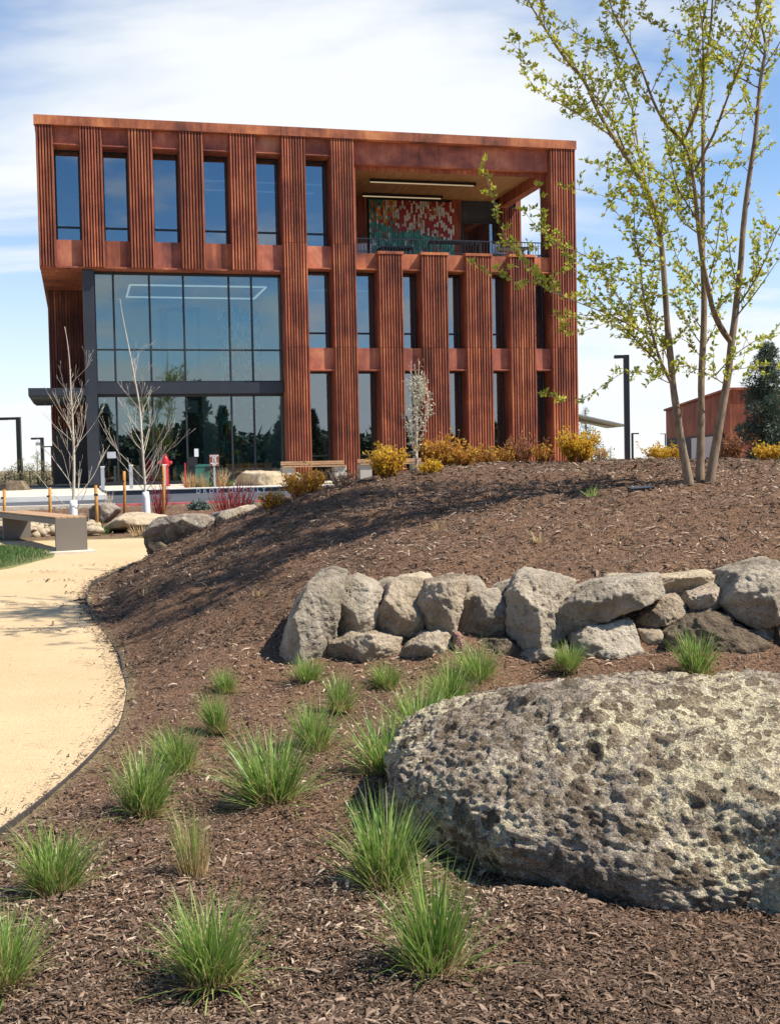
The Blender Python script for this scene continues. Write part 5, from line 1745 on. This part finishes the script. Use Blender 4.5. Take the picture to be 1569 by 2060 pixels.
# red stemmed dogwoods
shrub(322, 24.6, .34, .95, 'red stemmed dogwood at the foot of the wrapped white sapling', None, 'twig_red', 12, 0, 30, .03, 'bare red stemmed shrubs', 'red_twig_shrub', kids=(1, 3), up=.5, sr=.011)
shrub(470, 22.5, .66, 1.0, 'wide red stemmed dogwood thicket behind the slanting tan slab', None, 'twig_red', 13, 0, 60, .03, 'bare red stemmed shrubs', 'red_twig_shrub', kids=(1, 3), up=.6, sr=.011)
shrub(220, 26.5, .18, .75, 'thin bare tan shrub by the road between two stakes', None, 'twig_tan', 14, 0, 12, .03, None, 'bare_shrub', kids=(1, 3), up=.6, sr=.010)


def needle_ball(px, Y, r, label, seed, dz=0):
    rs = np.random.default_rng(seed); b = place(px, Y)
    o = empty('dwarf_spruce', b, 0, label, 'shrub', 'dwarf blue spruces by the road')
    mb = MB(); lv = MB()
    for k in range(70):
        d = rs.normal(0, 1, 3); d[2] = abs(d[2]) * .8 + .1; d /= np.linalg.norm(d)
        e = d * r * np.array([1.15, 1.15, .95]) * rs.uniform(.75, 1.08)
        mb.tube([np.zeros(3), e * .5, e], [.012, .008, .004], 4)
        for t in np.linspace(.45, 1.02, 9):
            for q in range(4):
                p = e * t; dd = d * .7 + rs.normal(0, .6, 3); dd /= np.linalg.norm(dd); s = np.cross(dd, rs.normal(0, 1, 3)); s /= np.linalg.norm(s)
                lv.add([p - s * .012, p + s * .012, p + dd * .07], [(0, 1, 2)], rs.uniform(0, 1))
    mb.build('stem', M['bark_dark'], o); lv.build('foliage', M['needle_blue'], o)
    return o


needle_ball(400, 27.5, .22, 'dwarf blue spruce on the far bark bed left of the red thicket', 3)
needle_ball(492, 27.5, .24, 'dwarf blue spruce half hidden behind the red thicket', 4)


def dried_grass(px, v, h, label, seed, mat='straw', z=None):
    p = fac(u_of(px, v, .88), v, .87 if z is None else z)
    o = empty('dried_plant', p, 0, label, 'plant', 'dried plants by the kerb')
    mb = MB(); V, F, a = blades(90, .18, h, .35, .02, seed, (.5, 1.1), .5); mb.add(V, F, a)
    V, F, a = blades(40, .16, h * .7, .7, .03, seed + 50, (.4, 1.1), .6); mb.add(V, F, a)
    mb.build('stalk', M[mat], o); return o


dried_grass(383, -8.0, .55, 'dry pale plant left of the dark post', 1)
dried_grass(402, -7.9, .5, 'dry pale plant right of the dark post', 2)
dried_grass(445, -7.8, .62, 'dry feathery plant right of the brown sign', 3)
dried_grass(422, -7.7, .25, 'low green plant left of the sign pole', 4, 'lawn_blade')
dried_grass(458, -7.7, .28, 'low green plant near the beige saddle shaped boulder', 6, 'lawn_blade')
for (px, Y, lb) in ((205, 21.5, 'small green plant left in the far bark bed beside the cobbles'), (283, 21.0, 'tan grass clump in front of the low flat boulder'), (192, 22.5, 'small green plant at the foot of the wooden stake')):
    p = place(px, Y); o = empty('bed_plant', p, 0, lb, 'plant', 'small plants in the far bark bed')
    mb = MB(); V, F, a = blades(70, .12, .24, .6, .016, int(px), (.4, 1.1), .7); mb.add(V, F, a); mb.build('stalk', M['lawn_blade'] if px != 283 else M['straw'], o)


# ---- conifers
def conifer(name, loc, H, R, label, seed, mat='needle', group=None, clumps=90, per=70, base_frac=.12, irregular=.35, cs=1.0):
    rs = np.random.default_rng(seed)
    o = empty(name, loc, rs.uniform(0, 6), label, 'tree', group)
    tr = MB(); tr.tube([(0, 0, -.1), (.02 * H, 0, H * .5), (0, .01 * H, H * .97)], [H * .028, H * .018, H * .004], 7)
    lv = []
    VV, FF, AA = [], [], []
    nv = 0
    for k in range(clumps):
        t = base_frac + (1 - base_frac) * (k + rs.uniform()) / clumps
        rr = R * (1 - t) ** .75 * rs.uniform(1 - irregular, 1.05) + .04 * H * (1 - t)
        a = rs.uniform(0, 6.28)
        c = np.array([math.cos(a) * rr * .78, math.sin(a) * rr * .78, H * t + rr * .12])
        tr.tube([(0, 0, H * t - rr * .15), c], [H * .006, H * .002], 4)
        cr = (R * .30 * (1 - t) + .05 * H) * rs.uniform(.7, 1.15)
        m_ = per
        d = rs.normal(0, 1, (m_, 3)); d /= np.linalg.norm(d, axis=1)[:, None]
        P = c + d * cr * rs.uniform(.35, 1, (m_, 1)) ** .6 * np.array([1, 1, .68])
        u = d + rs.normal(0, .5, (m_, 3)); u[:, 2] += .4; u /= np.linalg.norm(u, axis=1)[:, None]
        s = np.cross(u, rs.normal(0, 1, (m_, 3))); s /= np.linalg.norm(s, axis=1)[:, None]
        L_ = cr * rs.uniform(.22, .42, (m_, 1)) * cs; w = L_ * .20
        V = np.stack([P - s * w, P + s * w, P + u * L_], 1)
        VV.append(V.reshape(-1, 3)); FF.append(np.arange(m_ * 3).reshape(-1, 3) + nv); nv += m_ * 3
        AA.append(np.clip(rs.uniform(0, 1, m_) * .75 + rs.uniform(0, .3), 0, 1))
    mb = MB(); mb.add(np.concatenate(VV), np.concatenate(FF), np.concatenate(AA))
    tr.build('trunk', M['bark_dark'], o); mb.build('crown', M[mat], o)
    return o


conifer('pine_tree', place(1545, 32, -.1), 3.85, 1.15, 'bushy blue green pine tree in front of the rust red building at the right', 3, 'pine_clump', None, 95, 240, .04, .8, .85)
conifer('juniper_tree', place(1188, 62, -.2), 2.5, 1.5, 'dark juniper behind the right corner of the building under the canopy', 4, 'bush_olive', None, 40, 60, .05, .3)
conifer('juniper_tree', place(1178, 95, -.2), 5.0, 1.2, 'tall thin juniper top showing above the solar canopy', 14, 'needle', None, 40, 50, .1, .3)
conifer('bushy_juniper', place(1228, 60, -.2), 1.5, .5, 'grey green bush left of the tall dark lamp post', 5, 'bush_olive', None, 26, 50, .05, .3)
for i, (px, Y, H, R, lb) in enumerate(((12, 62, 1.05, .8, 'olive bush at the far left edge beyond the road'), (48, 70, 1.6, 1.3, 'rounded olive bush left of the nearer lamp post'), (62, 60, 1.0, .8, 'low olive bush right of the nearer lamp post'), (78, 66, 1.9, 1.1, 'tallest olive bush between the two far lamp posts'), (95, 58, .9, .8, 'dark olive bush beside the recessed corner of the building'), (30, 56, .7, .7, 'low bush behind the dark boulder at the far left'))):
    conifer('distant_bush', place(px, Y, -.1), H, R, lb, 20 + i, 'bush_olive' if i != 4 else 'needle', 'bushes beyond the road at the left', 30, 50, .05, .2)

# ================================================================== STREET FURNITURE
def lamp_post(px, Y, top, arm_px, arm_py, label, w=.17):
    b = place(px, Y)
    t = at(px, top, Y)
    o = empty('lamp_post', b, 0, label, 'lamp', 'dark right angled lamp posts')
    H = t[2] - b[2]; tx = t[0] - b[0]
    m_ = MB(); m_.box(-w / 2, w / 2, -w / 2, w / 2, 0, H); m_.build('pole', M['black'], o)
    e = at(arm_px, arm_py, Y)
    ax = e[0] - t[0]; sgn = 1 if ax > 0 else -1
    a = MB(); a.box(min(sgn * w / 2, ax), max(sgn * w / 2, ax), -w / 2, w / 2, H - w * .62, H - .004); a.build('lamp_arm', M['black'], o)
    g = MB(); g.box(min(ax * .55, ax * .95), max(ax * .55, ax * .95), -w * .3, w * .3, H - w * .62 - .012, H - w * .62 - .002); g.build('lamp_lens', M['white_panel'], o)
    return o


lamp_post(42, 70, 839, 2, 836, 'nearest dark lamp post of three at the left with its arm to the left', .24)
lp = lamp_post(88, 95, 880, 66, 878, 'middle lamp post with a small camera, at the left of the building', .24)
q_ = at(80, 893, 95) - np.array(lp.location)
m_ = MB(); m_.box(q_[0] - .25, q_[0] + .15, -.12, .12, q_[2] - .12, q_[2] + .12); m_.box(q_[0] + .15, -.12, -.04, .04, q_[2] + .02, q_[2] + .09); m_.build('camera_housing', M['grey_steel'], lp)
lamp_post(107, 125, 897, 92, 894, 'farthest left lamp post, its arm showing beside the recessed corner', .2)
lamp_post(1262, 45, 714, 1238, 703, 'tall dark square lamp post right of the building', .19)
lamp_post(1272, 120, 871, 1285, 871, 'small distant lamp post just right of the tall dark one', .2)
lamp_post(1338, 140, 872, 1328, 871, 'thin distant lamp post beside the corner of the rust red shed', .12)


def stake(px, Y, top, label, r=.032):
    b = place(px, Y); t = at(px + random.uniform(-3, 1), top, Y)
    Q = np.array([b - [0, 0, .1], b * .5 + t * .5 + [.006, 0, 0], t])
    m_ = MB(); m_.tube(Q - b, [r, r * .95, r * .9], 8)
    o = m_.build('wooden_stake', M['stake'], None, True, b)
    tag(o, label, 'stake', 'orange wooden tree stakes')
    tie = MB(); z = (t - b)[2] * .78; tie.tube([(0, 0, z), (0, 0, z + .035)], r * 1.18, 8); tie.build('tree_tie', M['black'], o)
    return o


stake(9, 22.4, 985, 'wooden stake nearest the left edge of the view behind the bench')
stake(101, 22.4, 981, 'wooden stake left of the sapling behind the bench')
stake(196, 21.8, 976, 'wooden stake right of the steel bench beside the rounded boulder')
stake(251, 24.6, 948, 'wooden stake left of the wrapped white sapling')
stake(329, 24.2, 936, 'wooden stake among the red dogwood stems')


def bollard(px, v, top, label):
    b = fac(u_of(px, v, .87), v, .868); 
    o = empty('bollard', b, TH, label, 'bollard', 'grey square bollards on the pavement')
    H = at(px, top, b[1])[2] - b[2]
    m_ = MB(); m_.box(-.055, .055, -.055, .055, 0, H - .03); m_.build('post', M['grey_steel'], o)
    c = MB(); c.box(-.06, .075, -.06, .06, H - .029, H); c.build('post_cap', M['white_paint'], o)
    return o


bollard(208, -7.6, 938, 'grey bollard left of the other two, by the glass entrance')
bollard(265, -7.6, 935, 'grey bollard behind the trunk of the wrapped white sapling')
bollard(332, -7.6, 934, 'grey bollard below the red fire hydrant')


def lathe(mb, prof, n=14, c=(0, 0, 0)):
    t = np.arange(n) * 2 * math.pi / n
    V = np.array([(c[0] + r * math.cos(a), c[1] + r * math.sin(a), c[2] + z) for r, z in prof for a in t])
    F = [(i * n + j, i * n + (j + 1) % n, (i + 1) * n + (j + 1) % n, (i + 1) * n + j) for i in range(len(prof) - 1) for j in range(n)]
    mb.add(V, F); return mb


b = fac(u_of(334, -4.0, 1.2), -4.0, .868)
hy = empty('fire_hydrant', b, TH, 'red fire hydrant in front of the glazed entrance hall', 'hydrant')
HH = at(334, 914, b[1])[2] - b[2]
m_ = MB(); lathe(m_, [(.001, 0), (.15, 0), (.15, .05), (.10, .06), (.095, HH * .62), (.14, HH * .64), (.14, HH * .68), (.12, HH * .70)]); m_.build('barrel', M['hydrant'], hy, False)
m_ = MB(); lathe(m_, [(.125, HH * .70), (.125, HH * .78), (.10, HH * .88), (.05, HH * .94), (.04, HH), (.001, HH)]); m_.build('bonnet', M['hydrant'], hy)
for s in (-1, 1):
    m_ = MB(); m_.tube([(s * .09, 0, HH * .74), (s * .20, 0, HH * .74), (s * .23, 0, HH * .74)], [.055, .06, .045], 8); m_.build('nozzle', M['hydrant'], hy)
m_ = MB(); m_.tube([(0, -.09, HH * .60), (0, -.2, HH * .60)], [.07, .075], 8); m_.build('nozzle', M['hydrant'], hy)

b = fac(u_of(407, -3.2, 1.2), -3.2, .868)
bn = empty('rubbish_bin', b, TH, 'green plastic rubbish bin in front of the entrance glass', 'bin')
hw = .27; HH = at(407, 934, b[1])[2] - b[2]
m_ = MB(); m_.add([(-hw * .8, -hw * .8, .0), (hw * .8, -hw * .8, .0), (hw * .8, hw * .8, .0), (-hw * .8, hw * .8, .0), (-hw, -hw, HH * .9), (hw, -hw, HH * .9), (hw, hw, HH * .9), (-hw, hw, HH * .9)], [(3, 2, 1, 0), (0, 1, 5, 4), (1, 2, 6, 5), (2, 3, 7, 6), (3, 0, 4, 7), (4, 5, 6, 7)]); m_.build('body', M['bin_green'], bn)
m_ = MB(); m_.box(-hw * 1.08, hw * 1.08, -hw * 1.08, hw * 1.08, HH * .9 + .003, HH); m_.build('lid', M['bin_green'], bn)
m_ = MB(); m_.box(hw * .3, hw * .95, -hw * 1.16, -hw * 1.0 - .02, HH * .66, HH * .84); m_.build('handle', M['black'], bn)
b = fac(u_of(389, -4.2, 1.2), -4.2, .868)
HH = at(389, 920, b[1])[2] - b[2]
dp = empty('card_reader_post', b, TH, 'dark post with a black box on top left of the green bin', 'post')
m_ = MB(); m_.box(-.07, .07, -.07, .07, 0, HH * .72); m_.build('post', M['black'], dp)
m_ = MB(); m_.box(-.19, .15, -.12, .12, HH * .725, HH); m_.build('reader_box', M['black'], dp)
m_ = MB(); m_.box(.05, .19, -.13, -.122, HH * 1.02, HH * 1.3); m_.build('notice', M['white_panel'], dp)
b = fac(u_of(374, -8.2, .9), -8.2, .87)
HH = at(374, 931, b[1])[2] - b[2]
m_ = MB(); m_.tube([(0, 0, 0), (0, 0, HH)], .02, 6)
tag(m_.build('marker_rod', M['hydrant'], None, False, b), 'thin red marker rod standing at the kerb left of the dark post', 'marker')

# sign
b = fac(u_of(432, -8.3, 1.2), -8.3, .87)
sg_ = empty('parking_sign', b, TH + .05, 'brown sign with 15 in white on a grey pole at the kerb', 'sign')
zt, zb = at(430, 914, b[1])[2] - b[2], at(430, 938, b[1])[2] - b[2]
m_ = MB(); m_.box(-.028, .028, -.02, .02, 0, zt); m_.build('pole', M['grey_steel'], sg_)
m_ = MB(); m_.box(-.15, .15, -.035, -.022, zb, zt)
fo = m_.build('sign_panel', M['sign_brown'], sg_)
hs = zt - zb
for tx, zz, sz in (('DROP-OFF', .87, .055), ('ONLY', .74, .05), ('15', .50, .15), ('MINUTES', .24, .055), ('MAX', .11, .05)):
    text_mesh('sign_lettering', tx, sz, M['white_paint'], fo, (0, -.037, zb + hs * zz), (math.pi / 2, 0, 0), 1.0, .0008, .002)

# notice on the glass by the door
b = fac(2.45, .80, 1.9)
m_ = MB(); m_.box(-.16, .16, -.01, .01, 0, .24)
tag(m_.build('door_notice', M['white_panel'], None, False, b), 'small pale notice on the lower left pane of the entrance glass', 'notice')
# interior handrail seen through the glass at the right of the hall
# far steel bench by the path
def steel_bench():
    a = np.array([*place(146, 18.15)]); ang = math.atan2(3.3, -1.95)
    o = empty('steel_bench', a, ang, 'taupe steel bench with a timber top at the bend of the path', 'bench')
    H = .52; L_ = 3.75; hw = .235
    m_ = MB(); m_.box(0, .05, -hw, hw, 0, H); m_.build('leg', M['bench_steel'], o)
    m_ = MB(); m_.box(L_ - .45, L_ - .40, -hw, hw, 0, H - .09); m_.build('leg', M['bench_steel'], o)
    m_ = MB(); m_.box(.052, L_, -hw, hw, H - .085, H - .003); m_.build('seat_frame', M['bench_steel'], o)
    for i in range(5):
        w = 2 * hw / 5
        m_ = MB(); m_.box(0.01, L_ - .01, -hw + i * w + .006, -hw + (i + 1) * w - .006, H + .001, H + .022); m_.build('plank', M['plank'], o)
    return o


steel_bench()
p = place(150, 18.2)
m_ = MB(); m_.box(-.55, .28, -.34, .40, -.1, .035)
tag(m_.build('bench_pad', M['kerb_tan'], None, False, (p[0], p[1], p[2])), kind='structure').rotation_euler[2] = .35


def timber_bench(pxl, pxr, v, top, label):
    ul, ur = u_of(pxl, v, 1.5), u_of(pxr, v, 1.5)
    b = fac((ul + ur) / 2, v, .868); W2 = (ur - ul) / 2
    zt = at((pxl + pxr) / 2, top, b[1])[2] - b[2]
    o = empty('timber_bench', b, TH, label, 'bench', 'timber benches beside the facade')
    for i, (y0, z0) in enumerate(((-.26, zt - .20), (-.12, zt - .20), (.02, zt - .20))):
        m_ = MB(); m_.box(-W2, W2, y0, y0 + .12, z0, z0 + .045); m_.build('seat_plank', M['plank'], o)
    for z0 in (zt - .13, zt - .065):
        m_ = MB(); m_.box(-W2, W2, .17, .215, z0, z0 + .058); m_.build('back_plank', M['plank'], o)
    for s in (-.82, .82):
        m_ = MB(); m_.box(W2 * s - .2, W2 * s + .2, -.2, .24, 0, zt - .203); m_.build('leg', M['concrete'], o)
    return o


timber_bench(567, 694, -7.0, 927, 'long timber bench on concrete legs in front of the first full height ribbed panels')
timber_bench(722, 850, -6.2, 922, 'second timber bench mostly hidden behind the golden yellow shrub')

# ---- rust red shed at the right, solar canopy
def shed():
    nr, lf, rt = place(1468, 58), place(1340, 73), None
    z0 = .6
    topn = at(1468, 785, 58)[2]; topl = at(1340, 827, 73)[2]
    d = np.array([nr[0] - lf[0], nr[1] - lf[1]]); L_ = np.hypot(*d); ang = math.atan2(d[1], d[0])
    o = empty('rust_red_shed', (lf[0], lf[1], z0), ang, 'low rust red shed with a sloping roofline and white door at the right', 'building')
    D = 14.0
    hl, hn = topl - z0, topn - z0
    # local x from the far left corner to the near corner, y to the right rear
    m_ = MB(); m_.add([(0, 0, 0), (L_, 0, 0), (L_, D, 0), (0, D, 0), (0, 0, hl), (L_, 0, hn), (L_, D, hn), (0, D, hl)], [(0, 1, 5, 4), (1, 2, 6, 5), (2, 3, 7, 6), (3, 0, 4, 7)])
    # open porch not cut out: a dark panel on the wall paints its shade
    m_.build('wall', M['corten'], o)
    m_ = MB(); m_.add([(-.1, -.12, hl), (L_ + .1, -.12, hn), (L_ + .1, D, hn), (-.1, D, hl), (-.1, -.12, hl + .12), (L_ + .1, -.12, hn + .12), (L_ + .1, D, hn + .12), (-.1, D, hl + .12)], [(0, 1, 5, 4), (1, 2, 6, 5), (2, 3, 7, 6), (3, 0, 4, 7), (4, 5, 6, 7), (3, 2, 1, 0)]); m_.build('roof', M['corten'], o)
    m_ = MB(); m_.box(.4, L_ * .93, -.06, -.02, 0, hl * .55); m_.build('porch_shade_panel', M['interior_dark'], o)
    m_ = MB(); m_.box(L_ * .48, L_ * .86, -.10, -.064, 0, hl * .52); m_.build('door', M['white_panel'], o)
    return o


shed()


def solar_canopy():
    p = at(1205, 850, 75)
    o = empty('solar_canopy', (p[0], p[1], .75), math.radians(8), 'tilted grey solar canopy on a post right behind the building', 'canopy')
    zc = p[2] - .75
    for i in range(3):
        x0 = -2.6 + i * 1.3
        m_ = MB(); m_.add([(x0, -1.5, zc + .60 - .30 * (i)), (x0 + 1.28, -1.5, zc + .60 - .30 * (i + 1)), (x0 + 1.28, 2.5, zc + .60 - .30 * (i + 1)), (x0, 2.5, zc + .60 - .30 * i), (x0, -1.5, zc + .68 - .30 * i), (x0 + 1.28, -1.5, zc + .68 - .30 * (i + 1)), (x0 + 1.28, 2.5, zc + .68 - .30 * (i + 1)), (x0, 2.5, zc + .68 - .30 * i)], [(3, 2, 1, 0), (4, 5, 6, 7), (0, 1, 5, 4), (1, 2, 6, 5), (2, 3, 7, 6), (3, 0, 4, 7)]); m_.build('solar_panel', M['grey_steel'], o)
    m_ = MB(); m_.box(-1.6, -1.3, .3, .6, 0, zc + .3); m_.build('post', M['grey_steel'], o)
    m_ = MB(); m_.add([(-2.6, .2, zc + .35), (1.1, .2, zc - .30), (1.1, .5, zc - .30), (-2.6, .5, zc + .35), (-2.6, .2, zc + .55), (1.1, .2, zc - .20), (1.1, .5, zc - .20), (-2.6, .5, zc + .55)], [(3, 2, 1, 0), (4, 5, 6, 7), (0, 1, 5, 4), (1, 2, 6, 5), (2, 3, 7, 6), (3, 0, 4, 7)]); m_.build('beam', M['grey_steel'], o)
    return o


solar_canopy()
# flat drain lid / dropped slate on the mound
p = ground_hit(1288, 988)
m_ = MB(); m_.box(-.11, .11, -.06, .06, 0, .02)
so_ = m_.build('slate_piece', M['black'], None, False, p + np.array([0, 0, .012])); so_.rotation_euler = (.1, -.05, .2)
tag(so_, 'flat dark slate lying on the bark in front of the tree trunks', 'slate')

# ================================================================== the grounds behind the viewpoint, seen in the glass
pt = None
for i, (X, Y, H) in enumerate(((17, -66, 12.5), (23, -75, 9), (34, -68, 11.5), (41, -77, 9), (46, -64, 11.5), (54, -74, 8.5), (63, -66, 12), (70, -76, 9.5), (79, -66, 11), (90, -72, 9.5), (101, -66, 12), (113, -72, 11))):
    if pt is None:
        pt = conifer('pine_tree', (X, Y, -.1), H, H * .24, 'dark pine behind the viewpoint, mirrored in the glass', 50, 'needle', 'pines behind the viewpoint', 130, 70, .10, .75, 1.8)
    else:
        c = copy_tree(pt); c.location = (X, Y, -.1); k_ = H / 11; c.scale = (k_, k_, k_); c.rotation_euler[2] = i * 1.3
mbw = MB(); rs2 = np.random.default_rng(8)
nw = 36000
Xw = rs2.uniform(-20, 150, nw); Hh = (7.0 + 2.4 * vnoise(np.stack([Xw * .08, Xw * 0, Xw * 0], 1), 2)) 
Zw = rs2.uniform(0, 1, nw) * Hh; Yw = -80 - rs2.uniform(0, 14, nw)
c_ = np.stack([Xw, Yw, Zw], 1); d_ = rs2.normal(0, .55, (nw, 3)); e_ = rs2.normal(0, .55, (nw, 3))
mbw.add(np.stack([c_, c_ + d_, c_ + e_], 1).reshape(-1, 3), np.arange(nw * 3).reshape(-1, 3), rs2.uniform(0, 1, nw))
tag(mbw.build('far_wood', M['needle'], None), 'dark wood far behind the viewpoint', 'wood', None, 'stuff')
